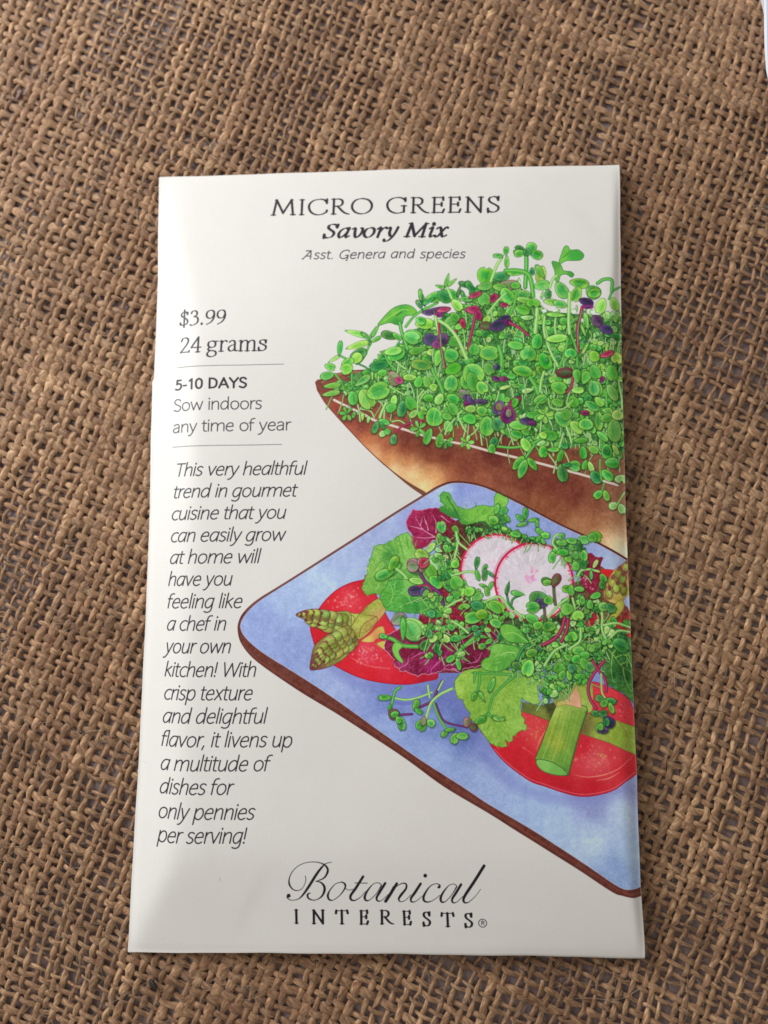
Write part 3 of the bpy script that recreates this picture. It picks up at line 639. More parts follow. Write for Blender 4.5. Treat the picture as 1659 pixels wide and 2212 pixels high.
    leaf(B, 990, 590, 210, 150, 60, 'g'); leaf(B, 1140, 630, 180, 140, 110, 'g'); stem(B, [(1070, 620), (1065, 760), (1060, 900), (1070, 1030)], 34, 'l')
    leaf(B, 1240, 710, 160, 90, 20, 'u'); leaf(B, 1250, 760, 120, 40, 0, 'p'); stem(B, [(1200, 760), (1180, 850), (1150, 1000), (1160, 1220)], 30, 'r', ); stem(B, [(1195, 800), (1160, 960), (1155, 1150)], 12, 'm')
    leaf(B, 880, 710, 160, 90, 10, 'y'); leaf(B, 970, 730, 150, 90, 20, 'g')
    stem(B, [(1580, 560), (1510, 600), (1470, 680)], 20, 'g'); stem(B, [(1355, 520), (1420, 480), (1500, 490), (1500, 600)], 34, 'g'); leaf(B, 1390, 750, 180, 150, 110, 'y'); leaf(B, 1530, 730, 150, 120, 70, 'y')
    leaf(B, 1350, 900, 140, 110, 50, 'u'); leaf(B, 1440, 990, 150, 90, 20, 'u'); leaf(B, 1240, 900, 200, 50, 80, 'h', 'n')
    stem(B, [(820, 830), (810, 1000), (870, 1200), (950, 1360)], 26, 'l'); stem(B, [(930, 860), (920, 960), (930, 1040)], 20, 'l'); leaf(B, 930, 840, 220, 56, 5, 'y', 'n')
    leaf(B, 90, 790, 150, 90, 0, 'r'); leaf(B, 150, 840, 130, 60, 80, 'r'); stem(B, [(115, 820), (90, 950), (60, 1080), (40, 1200)], 26, 'r'); leaf(B, 400, 740, 90, 50, 10, 'r')
    leaf(B, 210, 950, 120, 90, 0, 'k'); leaf(B, 410, 880, 130, 70, -10, 'u'); leaf(B, 340, 950, 180, 120, -20, 'u'); leaf(B, 440, 915, 90, 60, 20, 'p'); stem(B, [(460, 920), (540, 960), (600, 1000), (650, 1050)], 28, 'r')
    leaf(B, 640, 870, 50, 150, 90, 'l', 'n'); leaf(B, 560, 900, 160, 60, 30, 'h', 'n'); leaf(B, 600, 960, 160, 50, 50, 'g', 'n')
    leaf(B, 250, 1230, 220, 170, 0, 'g'); leaf(B, 100, 1190, 130, 150, 90, 'h'); leaf(B, 650, 1230, 180, 170, 100, 'g'); leaf(B, 740, 1110, 180, 120, 100, 'g'); leaf(B, 520, 1150, 180, 90, 10, 'h')
    leaf(B, 820, 1310, 200, 150, 60, 'g'); leaf(B, 840, 1300, 60, 30, 90, 'd'); leaf(B, 590, 1410, 220, 140, 10, 'g'); stem(B, [(670, 1480), (720, 1560), (750, 1640)], 40, 'h'); stem(B, [(810, 1420), (780, 1520), (770, 1620)], 24, 'l')
    leaf(B, 90, 1440, 240, 230, 60, 'g'); leaf(B, 80, 1520, 220, 150, 80, 'h'); leaf(B, 250, 1390, 150, 150, 60, 'h'); stem(B, [(350, 1160), (380, 1280), (370, 1420)], 40, 'h'); leaf(B, 330, 1370, 60, 70, 90, 'u'); leaf(B, 320, 1490, 80, 50, 20, 'p'); leaf(B, 400, 1490, 50, 90, 90, 'p')
    leaf(B, 940, 1080, 240, 90, -5, 'y'); stem(B, [(1050, 1080), (1030, 1200), (970, 1370)], 26, 'h'); stem(B, [(1090, 1050), (1140, 1200), (1150, 1370)], 22, 'h'); leaf(B, 1080, 1230, 110, 150, 90, 'g')
    leaf(B, 1020, 1430, 190, 110, 0, 'k'); stem(B, [(1110, 1440), (1090, 1560), (1040, 1640)], 24, 'r'); leaf(B, 960, 1580, 180, 140, 20, 'g'); heart(B, 1190, 1470, 170, -80, 'h')
    leaf(B, 1320, 1260, 130, 120, 60, 'y'); leaf(B, 1330, 1420, 170, 150, 70, 'h'); leaf(B, 1500, 1430, 180, 150, 80, 'h'); leaf(B, 1550, 1280, 130, 150, 90, 'y'); leaf(B, 1450, 1240, 160, 60, -20, 'r'); leaf(B, 1340, 1590, 170, 160, 90, 'g'); leaf(B, 1400, 1500, 70, 40, -60, 'p')
    leaf(B, 1210, 1000, 150, 36, 70, 'y', 'n'); leaf(B, 1230, 1180, 160, 36, -60, 'y', 'n'); leaf(B, 180, 1580, 150, 130, 60, 'g')
    # ---- window D, the right front of the crowd
    leaf(D, 60, 420, 130, 60, 60, 'u'); leaf(D, 160, 430, 140, 50, 5, 'u'); leaf(D, 30, 450, 90, 40, 20, 'p')
    leaf(D, 220, 670, 210, 150, 90, 'g'); leaf(D, 330, 650, 150, 160, 60, 'd'); leaf(D, 60, 500, 120, 90, 0, 'y'); leaf(D, 170, 520, 120, 110, 30, 'g'); leaf(D, 50, 600, 150, 110, 10, 'h')
    leaf(D, 490, 430, 150, 70, -35, 'r'); leaf(D, 340, 490, 150, 130, 100, 'u'); leaf(D, 340, 480, 80, 70, 90, 'm'); leaf(D, 430, 560, 180, 150, 90, 'p'); leaf(D, 435, 540, 90, 60, 90, 'm'); leaf(D, 495, 440, 110, 70, -70, 'h')
    leaf(D, 400, 290, 130, 36, -15, 'l', 'n'); leaf(D, 530, 660, 200, 120, 0, 'h'); leaf(D, 510, 750, 130, 100, 20, 'g'); leaf(D, 600, 730, 90, 80, 20, 'h'); leaf(D, 620, 620, 160, 80, 0, 'u'); leaf(D, 660, 640, 80, 40, 10, 'p')
    leaf(D, 670, 560, 140, 90, -5, 'h'); leaf(D, 740, 590, 80, 140, 90, 'g'); sprig(D, 790, 560, 6, 90, 'y', 20, 330); leaf(D, 745, 410, 150, 100, -20, 'g'); stem(D, [(690, 500), (740, 430), (800, 380)], 20, 'h')
    leaf(D, 960, 600, 190, 150, 40, 'g'); leaf(D, 1000, 560, 130, 110, -60, 'h'); leaf(D, 1100, 680, 170, 120, 40, 'y'); leaf(D, 1190, 650, 120, 160, 90, 'g'); stem(D, [(1000, 680), (1030, 760), (1050, 830)], 22, 'l')
    leaf(D, 910, 440, 130, 100, 20, 'h'); leaf(D, 1070, 430, 130, 120, 60, 'h'); line(D, [(820, 400), (850, 490), (970, 500), (1060, 420)], 14, (150, 190, 110)); leaf(D, 1180, 540, 90, 50, 0, 'p')
    leaf(D, 1250, 470, 170, 100, 30, 'g'); leaf(D, 1320, 620, 200, 110, 90, 'g'); leaf(D, 1390, 590, 130, 110, -20, 'h'); leaf(D, 1470, 710, 250, 170, 90, 'h'); leaf(D, 1320, 430, 120, 90, 50, 'y'); stem(D, [(1400, 240), (1390, 360), (1395, 480)], 24, 'h'); leaf(D, 1450, 340, 190, 110, 60, 'h'); stem(D, [(1510, 230), (1540, 400), (1545, 500)], 18, 'l')
    leaf(D, 1270, 300, 160, 140, 90, 'g'); leaf(D, 1110, 320, 130, 80, 0, 'y'); leaf(D, 1500, 560, 110, 160, 90, 'y'); leaf(D, 830, 760, 180, 110, 10, 'h'); leaf(D, 770, 760, 90, 80, 20, 'y')
    leaf(D, 290, 820, 110, 90, 120, 'd'); leaf(D, 270, 890, 100, 90, 90, 'g'); stem(D, [(330, 870), (480, 880), (640, 850), (740, 800)], 24, 'h'); leaf(D, 600, 850, 150, 110, 60, 'y'); leaf(D, 750, 840, 100, 46, -20, 'l')
    stem(D, [(690, 850), (640, 920), (600, 980)], 26, 'g'); leaf(D, 530, 1030, 180, 90, 130, 'g', 't'); leaf(D, 570, 1090, 210, 100, 110, 'g', 't'); leaf(D, 665, 1040, 160, 70, 55, 'g', 't')
    leaf(D, 770, 920, 130, 90, 90, 'g'); leaf(D, 870, 900, 130, 60, 0, 'g'); leaf(D, 940, 960, 130, 60, 110, 'h'); stem(D, [(970, 740), (930, 880)], 18, 'l')
    leaf(D, 960, 1130, 190, 140, 80, 'd'); leaf(D, 1080, 1060, 130, 110, 10, 'g'); leaf(D, 1000, 1050, 90, 50, 0, 'd'); leaf(D, 1165, 930, 140, 80, 85, 'h'); leaf(D, 1265, 900, 120, 100, 20, 'h')
    leaf(D, 1180, 1050, 110, 56, 110, 'h'); leaf(D, 1240, 1070, 120, 56, 70, 'y'); leaf(D, 1395, 920, 160, 130, 90, 'g'); leaf(D, 1390, 910, 70, 60, 90, 'd'); leaf(D, 1450, 1030, 160, 110, 0, 'h'); leaf(D, 1350, 770, 150, 70, 40, 'h'); leaf(D, 1140, 810, 150, 56, -5, 'h'); leaf(D, 1480, 900, 120, 60, 60, 'y')
    leaf(D, 1290, 1170, 150, 110, 50, 'd'); leaf(D, 1400, 1150, 150, 110, 40, 'g'); stem(D, [(1330, 1000), (1330, 1100), (1345, 1200)], 18, 'h')
    leaf(D, 1310, 1340, 110, 80, 140, 'g'); leaf(D, 1390, 1350, 120, 80, 70, 'g'); stem(D, [(1370, 1230), (1350, 1300)], 14, 'h')
    leaf(D, 1540, 1190, 90, 170, 90, 'l'); leaf(D, 1460, 1450, 100, 90, 160, 'l'); leaf(D, 1540, 1480, 110, 90, 70, 'l'); stem(D, [(1570, 1320), (1520, 1400), (1490, 1450)], 16, 'l')


def draw_plate():
    rimb = [(610, 1262), (745, 1176), (913, 1070), (940, 1053), (960, 1044), (976, 1040), (1000, 1040), (1035, 1046), (1070, 1059), (1142, 1095), (1213, 1133), (1270, 1159), (1356, 1207), (1420, 1240),
            (1440, 1700), (1400, 1920), (1386, 1934), (1372, 1939), (1358, 1938), (1343, 1934), (1322, 1926), (1240, 1872), (1120, 1797), (1057, 1757), (961, 1700), (880, 1641), (745, 1552), (643, 1490), (557, 1430), (523, 1392), (514, 1362), (517, 1340), (529, 1320), (557, 1295)]
    region(P0, rimb, (98, 46, 36), edge=(74, 36, 34), ew=1.6, nz=30, nf=16, rim=(78, 26, 24), rimw=5.)
    line(P0, [(523, 1389), (557, 1425), (643, 1481), (745, 1540), (880, 1630), (961, 1688), (1057, 1747), (1120, 1788), (1240, 1862), (1322, 1914), (1345, 1927), (1365, 1932), (1384, 1928)], 3.0, (128, 70, 50), .45)
    blue = [(613, 1265), (747, 1180), (915, 1074), (945, 1056), (962, 1048), (978, 1044), (1000, 1044), (1034, 1050), (1069, 1063), (1141, 1099), (1211, 1136), (1268, 1163), (1354, 1211), (1420, 1246),
            (1440, 1700), (1410, 1890), (1384, 1915), (1368, 1921), (1349, 1921), (1330, 1912), (1312, 1900), (1240, 1851), (1163, 1801), (1057, 1738), (1000, 1700), (880, 1622), (745, 1525), (657, 1466), (571, 1412), (533, 1380), (520, 1358), (522, 1342), (534, 1323), (560, 1299)]
    cs = [(560, 1340, (142, 159, 207)), (620, 1290, (158, 177, 215)), (640, 1400, (136, 153, 203)), (720, 1210, (160, 177, 215)), (700, 1250, (172, 193, 225)), (820, 1150, (156, 169, 211)), (830, 1110, (168, 187, 221)), (960, 1060, (166, 185, 223)), (880, 1110, (148, 159, 207)),
          (1000, 1060, (130, 145, 203)), (1010, 1085, (148, 163, 211)), (1090, 1100, (142, 161, 211)), (1160, 1130, (138, 155, 205)), (1250, 1180, (148, 161, 207)), (1330, 1230, (166, 181, 213)),
          (760, 1440, (138, 151, 203)), (720, 1480, (154, 171, 215)), (850, 1520, (112, 127, 189)), (840, 1570, (144, 163, 211)), (960, 1500, (100, 113, 177)), (1000, 1580, (92, 109, 171)), (930, 1560, (120, 139, 195)), (940, 1640, (146, 167, 213)), (1050, 1680, (152, 171, 213)), (1060, 1620, (128, 145, 199)),
          (1150, 1730, (154, 177, 217)), (1200, 1780, (164, 187, 221)), (1280, 1740, (142, 151, 199)), (1280, 1820, (176, 197, 225)), (1350, 1760, (178, 195, 223)), (1330, 1880, (138, 161, 205)), (1370, 1850, (164, 187, 215)), (1375, 1710, (148, 155, 199)), (1370, 1520, (118, 129, 189))]
    region(P0, blue, cs, edge=(188, 186, 204), ew=1.2, nz=20, nf=12, soft=16.)
    line(P0, [(530, 1322), (557, 1296), (611, 1263), (745, 1178), (915, 1071), (950, 1051)], 2.2, (116, 72, 70))
    # pencil shade the painted food throws on the plate
    for pts, a in [([(690, 1400), (760, 1470), (900, 1490), (960, 1480)], .5), ([(990, 1500), (1040, 1620), (1120, 1700), (1250, 1728), (1350, 1700)], .55), ([(985, 1480), (1010, 1560), (1060, 1610)], .5)]:
        for w_ in range(6, 40, 4): line(P0, pts, w_, (110, 116, 184), a * .09)


RED = [(206, 30, 44), (190, 24, 40)]


def mottle(K, cx, cy, rx, ry, n, cols, seed, smn=5, smx=14, a=.7, ang=None):
    rg = np.random.default_rng(seed)
    for _ in range(n):
        x, y = cx + rg.normal(0, rx / 2), cy + rg.normal(0, ry / 2)
        q = K.T([(x, y)])[0]; r = rg.uniform(smn, smx) * K.f; bx = box(q[0] - r * 2, q[1] - r * 2, q[0] + r * 2, q[1] + r * 2)
        if bx is None: continue
        t = rg.uniform(0, 3.14) if ang is None else ang + rg.normal(0, .2); c, s = math.cos(t), math.sin(t); X, Y = bx[4] - q[0], bx[5] - q[1]
        d = np.hypot((X * c + Y * s) / 1.5, (-X * s + Y * c)) - r * .6
        put(bx, cols[rg.integers(len(cols))], np.clip(.5 - d / 1.6, 0, 1) * a * rg.uniform(.4, 1))


def scales(K, pts, w, tip, n=9, seed=0, wid=(1, .8)):
    """the scaly head of a spear: pts from tip to base"""
    p = spline(pts, 8); rg = np.random.default_rng(seed); L = len(p)
    d = np.gradient(p, axis=0); ang = np.degrees(np.arctan2(-d[:, 1], -d[:, 0]))
    for i in range(n, -1, -1):
        t = i / n; k = int(t * (L - 1)); x, y = p[k]; ww = w * min(1, .3 + 1.2 * t)
        a = math.radians(ang[k]); nx, ny = -math.sin(a), math.cos(a)
        for sg in ((-.72, -.2, .3, .74) if ww > .5 * w else (-.4, .3)):
            px, py = x + nx * ww * .5 * sg + rg.normal(0, 5), y + ny * ww * .5 * sg + rg.normal(0, 5)
            leaf(K, px, py, ww * .66, ww * .46, ang[k] + sg * 24, 'x', 'n', vein=False, shadow=.3)
            leaf(K, px + math.cos(a) * ww * .2, py + math.sin(a) * ww * .2, ww * .26, ww * .17, ang[k] + sg * 24, 'z', 'n', vein=False, shadow=0)


def draw_salad():
    PAL['x'] = ((142, 134, 66), (150, 184, 76), (104, 52, 46)); PAL['z'] = ((140, 74, 62), (120, 50, 56), (110, 64, 56))
    G2E = lambda p: tuple(E_.T([p])[0])
    # tomato, left
    t1 = np.vstack([E_.S([(780, 870), (740, 880), (620, 910), (500, 970), (400, 1060), (330, 1150), (270, 1260), (255, 1330), (280, 1430), (300, 1500)]),
                    G.S([(265, 215), (330, 300), (400, 345), (500, 400), (600, 445), (700, 475), (850, 500), (1000, 507), (1150, 482), (1250, 440), (1150, 250), (900, 60)])])
    region(P0, t1, [tuple(E_.S([(x, y)])[0]) + (c,) for x, y, c in [(700, 920, (190, 24, 38)), (450, 1050, (206, 30, 44)), (400, 1150, (200, 26, 40)), (620, 1050, (216, 64, 78)), (600, 1130, (212, 48, 62)), (330, 1330, (196, 20, 36)), (380, 1450, (190, 20, 34)), (800, 1050, (200, 36, 50))]] +
           [tuple(G.S([(x, y)])[0]) + (c,) for x, y, c in [(500, 330, (206, 28, 44)), (700, 260, (214, 60, 80)), (800, 330, (210, 40, 60)), (700, 430, (206, 22, 40)), (1000, 460, (200, 20, 40)), (850, 250, (206, 40, 56)), (1150, 450, (170, 16, 44))]],
           edge=(150, 20, 48), ew=1.8, nz=12, nf=8, rim=(178, 12, 36), rimw=4.)
    mottle(E_, 600, 1080, 170, 110, 60, [(236, 150, 150), (228, 110, 120), (240, 170, 150)], 1, 6, 16)
    mottle(G, 700, 260, 160, 90, 70, [(238, 160, 170), (228, 110, 120), (240, 150, 130)], 2, 5, 14)
    line(G, [(560, 300), (700, 360), (860, 380)], 9, (226, 120, 110), .6); line(G, [(640, 160), (720, 170), (800, 230)], 8, (226, 90, 90), .6)
    # yellow heart leaves behind the spears
    region(E_, [(720, 1440), (800, 1380), (860, 1320), (920, 1310), (930, 1400), (860, 1420), (820, 1450)], [(780, 1420, (206, 190, 96)), (900, 1340, (196, 178, 84)), (860, 1390, (206, 120, 76))], edge=(150, 80, 50))
    region(E_, [(860, 1460), (940, 1440), (990, 1500), (960, 1535), (900, 1500)], (196, 182, 84), edge=(140, 70, 60))
    # spears, upper and lower
    region(E_, [(520, 1180), (700, 1190), (760, 1130), (880, 1050), (930, 1100), (940, 1170), (870, 1260), (800, 1350), (700, 1425), (600, 1400), (520, 1370), (480, 1300)],
           [(600, 1230, (168, 184, 80)), (720, 1250, (178, 190, 84)), (850, 1100, (160, 172, 70)), (800, 1300, (176, 150, 80)), (880, 1200, (186, 150, 90)), (640, 1370, (150, 150, 66)), (740, 1180, (150, 160, 66))], edge=(110, 70, 40), nz=36, nf=24)
    for p in [[(560, 1360), (640, 1290), (700, 1200), (780, 1130)], [(700, 1400), (730, 1300), (860, 1210)], [(600, 1180), (660, 1230), (640, 1290)], [(760, 1200), (860, 1220), (850, 1280), (760, 1360)]]:
        line(E_, p, 7, (124, 84, 44), .8)
    region(E_, [(125, 1195), (220, 1155), (330, 1148), (480, 1172), (620, 1180), (600, 1380), (430, 1362), (290, 1312), (240, 1262), (160, 1222)], [(150, 1195, (110, 44, 52)), (300, 1230, (134, 110, 62)), (500, 1260, (140, 160, 70))], edge=(86, 36, 44), nz=30)
    region(E_, [(250, 1690), (262, 1600), (290, 1490), (380, 1405), (450, 1368), (600, 1375), (680, 1430), (640, 1510), (560, 1600), (470, 1655), (380, 1690), (280, 1705)], [(270, 1680, (110, 50, 50)), (400, 1560, (130, 130, 64)), (560, 1470, (144, 166, 72))], edge=(86, 36, 44), nz=30)
    scales(E_, [(150, 1198), (230, 1212), (340, 1240), (460, 1268), (540, 1285)], 165, 0, 7, 4)
    scales(E_, [(285, 1670), (350, 1590), (440, 1510), (540, 1450), (610, 1410)], 185, 0, 7, 5)
    # radicchio, top
    region(E_, [(1135, 400), (1140, 330), (1190, 245), (1240, 250), (1300, 240), (1390, 225), (1440, 240), (1480, 270), (1560, 330), (1640, 400), (1660, 600), (1600, 720), (1500, 640), (1400, 520), (1330, 560), (1270, 610), (1210, 600), (1180, 520), (1180, 470)],
           [(1200, 300, (170, 40, 90)), (1300, 330, (140, 20, 64)), (1400, 300, (132, 16, 60)), (1250, 430, (150, 26, 76)), (1350, 450, (128, 14, 56)), (1220, 560, (150, 24, 70)), (1500, 350, (124, 16, 50)), (1600, 560, (130, 20, 46))], edge=(196, 110, 150), ew=1.8, nz=34, nf=22, ruffle=.9)
    for p in [[(1390, 490), (1280, 420), (1210, 310)], [(1280, 420), (1200, 400), (1150, 390)], [(1390, 490), (1300, 500), (1190, 490)], [(1310, 370), (1290, 300)], [(1400, 450), (1400, 360), (1370, 290)], [(1260, 380), (1275, 310)], [(1330, 430), (1310, 340)], [(1450, 300), (1540, 370)]]:
        line(E_, p, [12, 8, 3], (214, 150, 180), .85)
    for x, y, L, W, a, pl in [(1450, 400, 120, 90, -100, 'g'), (1560, 430, 120, 80, 0, 'g'), (1510, 540, 150, 90, 80, 'h'), (1430, 510, 120, 80, 90, 'h'), (1350, 590, 130, 60, -50, 'l')]:
        leaf(E_, x, y, L, W, a, pl)
    # deep red leaves and shadow under the heap
    region(F, [(-60, 560), (60, 450), (400, 480), (640, 600), (760, 660), (500, 900), (200, 1000), (0, 1250), (-200, 1250), (-150, 900)], [(0, 560, (110, 24, 36)), (200, 500, (60, 60, 34)), (400, 520, (52, 84, 40)), (0, 1100, (110, 20, 44)), (-200, 900, (90, 120, 50))], nz=50, nf=30)
    region(F, [(-200, 1050), (300, 1080), (640, 1300), (900, 1250), (1000, 1050), (1180, 1000), (1250, 880), (1400, 900), (1500, 1180), (1620, 1280), (1640, 1700), (700, 1760), (-250, 1800)],
           [(0, 1250, (140, 20, 50)), (300, 1350, (120, 20, 46)), (600, 1450, (60, 90, 44)), (900, 1350, (60, 70, 44)), (1100, 1250, (64, 80, 48)), (1280, 1350, (170, 20, 44)), (1560, 1500, (190, 30, 40)), (1400, 1300, (96, 90, 50)), (300, 1600, (110, 16, 50)), (1000, 1650, (54, 96, 44))], nz=60, nf=36)
    frills(E_, [(1150, 340), (1240, 260), (1450, 260), (1580, 380), (1400, 520), (1270, 590), (1200, 500)], (1400, 480), 60, (206, 90, 140), (96, 8, 44), 50, 7, 7, .5)
    # lettuce, upper centre with the two arms
    region(E_, [(1440, 100), (1480, 80), (1530, 100), (1560, 170), (1620, 220), (1700, 240), (1800, 200), (1920, 210), (1935, 130), (1960, 90), (2060, 150), (2020, 240), (1990, 300), (1930, 340), (1910, 420), (1850, 350), (1760, 360), (1660, 380), (1600, 330), (1520, 300), (1430, 240), (1470, 200), (1440, 160)],
           [(1480, 130, (84, 160, 60)), (1550, 200, (112, 180, 70)), (1500, 260, (50, 126, 50)), (1700, 290, (120, 184, 64)), (1800, 270, (110, 176, 60)), (1950, 200, (110, 180, 62)), (1990, 160, (124, 186, 72)), (1650, 330, (70, 146, 54)), (1560, 300, (40, 110, 44))], edge=(48, 116, 48), ew=1.6, nz=24, nf=14, ruffle=.8)
    frills(E_, [(1450, 100), (1600, 230), (1920, 230), (1980, 120), (2040, 160), (1960, 320), (1880, 400), (1640, 350), (1480, 250)], (1750, 500), 60, (160, 206, 96), (56, 130, 50), 60, 7, 1)
    line(E_, [(1500, 120), (1560, 220), (1620, 330)], 14, (34, 96, 40), .7); line(E_, [(1960, 160), (1900, 260), (1800, 330)], 7, (160, 206, 100), .7)
    # lettuce, left
    region(E_, [(850, 570), (900, 560), (960, 545), (1060, 480), (1110, 458), (1160, 460), (1190, 560), (1240, 620), (1300, 615), (1360, 700), (1360, 1000), (1200, 1040), (1060, 1000), (960, 1015), (890, 1020), (830, 1005), (780, 1022), (740, 990), (730, 930), (760, 860), (775, 800), (790, 720), (800, 690), (825, 620)],
           [(880, 620, (134, 184, 84)), (860, 800, (138, 186, 84)), (780, 960, (112, 170, 68)), (1080, 540, (124, 184, 76)), (970, 650, (60, 136, 56)), (1120, 640, (130, 190, 86)), (900, 900, (104, 168, 64)), (1200, 700, (140, 190, 96)), (1250, 860, (96, 160, 62)), (1000, 780, (96, 160, 66)), (1100, 900, (80, 152, 60))], edge=(56, 120, 50), ew=1.6, nz=26, nf=16, ruffle=1.0)
    frills(E_, [(830, 600), (1000, 540), (1140, 470), (1300, 640), (1340, 980), (900, 1000), (760, 960), (790, 760)], (1250, 800), 150, (176, 212, 118), (74, 142, 56), 66, 8, 2)
    for p in [[(970, 640), (990, 690), (1080, 720)], [(1000, 700), (900, 710), (840, 790)], [(1060, 490), (1090, 600), (1110, 690)], [(1130, 480), (1150, 600)], [(1020, 520), (1060, 640)]]:
        line(E_, p, 8, (66, 130, 52), .7)
    leaf(E_, 990, 790, 220, 120, 150, 'h'); leaf(E_, 930, 830, 190, 120, 160, 'g'); leaf(E_, 1010, 730, 160, 100, -60, 'g'); stem(E_, [(1040, 780), (1120, 850), (1160, 940)], 22, 'l')
    region(E_, [(890, 1020), (940, 960), (960, 900), (1020, 880), (1130, 880), (1250, 930), (1400, 1000), (1480, 1060), (1520, 1180), (1400, 1230), (1250, 1190), (1120, 1180), (1020, 1172), (960, 1160), (920, 1110)],
           [(960, 1000, (100, 176, 66)), (1050, 960, (64, 150, 56)), (1000, 1120, (80, 160, 60)), (1200, 1100, (52, 140, 52)), (1300, 1000, (90, 160, 64)), (1420, 1120, (64, 144, 56)), (1150, 960, (120, 186, 84))], edge=(40, 104, 44), ew=1.8, nz=28, nf=16, ruffle=1.0)
    frills(E_, [(920, 1020), (1020, 890), (1300, 940), (1500, 1100), (1400, 1200), (1000, 1160)], (1250, 980), 90, (160, 210, 110), (44, 120, 48), 66, 8, 3)
    for p in [[(980, 920), (1010, 1000), (990, 1080)], [(1080, 1000), (1140, 1030), (1180, 1100)], [(1030, 900), (1020, 960)], [(1200, 1040), (1270, 1060), (1330, 1130)]]:
        line(E_, p, 8, (146, 200, 104), .8)
    for x, y, L, W, a, pl in [(1270, 650, 140, 120, 200, 'y'), (1410, 720, 170, 140, 40, 'l'), (1480, 790, 180, 150, 80, 'h'), (1560, 730, 120, 90, -40, 'y'), (1350, 800, 160, 110, 60, 'h'), (1540, 920, 240, 150, 30, 'h'), (1620, 960, 150, 110, 60, 'y'), (1400, 900, 150, 110, 40, 'g'), (1220, 890, 140, 60, 10, 'y'), (1300, 980, 150, 80, 10, 'h'), (1420, 1060, 170, 110, 80, 'h'), (1200, 780, 130, 90, 30, 'h')]:
        leaf(E_, x, y, L, W, a, pl)
    # purple cotyledons over it
    stem(E_, [(1250, 800), (1290, 880), (1350, 940), (1430, 1000), (1460, 1080), (1480, 1180)], 30, 'p'); heart(E_, 1235, 750, 150, -95, 'm'); leaf(E_, 1190, 760, 110, 100, 180, 'm'); leaf(E_, 1290, 730, 110, 80, -50, 'r')
    leaf(E_, 1220, 980, 150, 90, 175, 'u'); leaf(E_, 1300, 1000, 110, 90, 60, 'u'); stem(E_, [(1240, 940), (1330, 935), (1380, 1030)], 16, 'r')
    # radish slices
    def disc(cx, cy, r, seed):
        rg = np.random.default_rng(seed)
        p = [(cx + r * math.cos(t), cy + r * 1.0 * math.sin(t)) for t in np.linspace(0, 2 * math.pi, 40, endpoint=False)]
        region(F, p, [(cx, cy, (222, 208, 216)), (cx + r * .6, cy, (206, 198, 206)), (cx - r * .6, cy, (208, 198, 208)), (cx, cy - r * .7, (204, 196, 202)), (cx, cy + r * .6, (222, 214, 218)), (cx + r * .5, cy - r * .5, (214, 208, 214))], nz=10, nf=10)
        for i in range(70):
            t = rg.uniform(0, 6.28); a = rg.uniform(.25, .8) * r; b = a + rg.uniform(.06, .16) * r
            line(F, [(cx + a * math.cos(t), cy + a * math.sin(t)), (cx + b * math.cos(t + .05), cy + b * math.sin(t + .05))], rg.uniform(10, 26), [(184, 180, 190), (232, 226, 232), (196, 194, 202)][rg.integers(3)], .45, smooth=False)
        ring = [(cx + (r - 7) * math.cos(t), cy + (r - 7) * math.sin(t)) for t in np.linspace(0, 2 * math.pi, 60)]
        ring2 = [(cx + (r - 24) * math.cos(t), cy + (r - 24) * math.sin(t)) for t in np.linspace(0, 2 * math.pi, 60)]
        line(F, ring2, 26, (226, 130, 164), .35); line(F, ring, 19, (198, 14, 62)); 
        for i in range(90):
            t = rg.uniform(0, 6.28); b = rg.uniform(16, 40)
            line(F, [(cx + (r - 8) * math.cos(t), cy + (r - 8) * math.sin(t)), (cx + (r - b) * math.cos(t), cy + (r - b) * math.sin(t))], 8, (210, 40, 92), .6, smooth=False)
    disc(405, 905, 330, 1); mottle(F, 380, 850, 80, 110, 10, [(234, 160, 196)], 3, 10, 24, .5)
    line(F, [(420, 1120), (385, 1010), (400, 900), (460, 780), (560, 700)], 26, (150, 110, 130), .35)
    disc(750, 1015, 362, 2); mottle(F, 705, 980, 60, 90, 12, [(234, 130, 178), (240, 160, 200)], 4, 12, 30, .7); mottle(F, 775, 930, 20, 30, 4, [(234, 140, 188)], 5, 10, 20, .7)
    mottle(F, 620, 1200, 140, 160, 22, [(206, 206, 188), (196, 200, 176)], 6, 14, 34, .6)
    # radicchio, right, red pieces and the cut spear behind
    region(F, [(1360, 905), (1460, 905), (1480, 930), (1440, 970), (1380, 960)], (206, 28, 36), edge=(160, 20, 30))
    region(F, [(1520, 1370), (1600, 1390), (1640, 1450), (1660, 1560), (1560, 1500), (1480, 1460)], (206, 36, 36), nz=20)
    region(F, [(1240, 760), (1280, 760), (1310, 790), (1375, 795), (1350, 880), (1350, 960), (1340, 1040), (1290, 1130), (1230, 1090), (1180, 1010), (1190, 930), (1240, 880)],
           [(1290, 820, (140, 20, 50)), (1320, 900, (120, 14, 40)), (1230, 980, (150, 30, 66)), (1300, 1060, (130, 16, 50))], edge=(110, 10, 40), nz=30, nf=20, ruffle=.8)
    mottle(F, 1220, 980, 60, 80, 12, [(220, 150, 180), (230, 180, 200)], 7, 6, 12, .8); mottle(F, 1270, 1080, 50, 30, 6, [(230, 180, 200)], 8, 6, 12, .8)
    region(F, [(1650, 800), (1560, 850), (1500, 890), (1450, 950), (1410, 1030), (1385, 1130), (1430, 1190), (1520, 1210), (1600, 1140), (1660, 1050)], [(1560, 880, (196, 120, 90)), (1480, 960, (186, 190, 84)), (1440, 1100, (190, 130, 80)), (1550, 1050, (176, 180, 70)), (1500, 1150, (190, 176, 84)), (1620, 950, (196, 110, 76))], edge=(140, 80, 60), nz=40, nf=26)
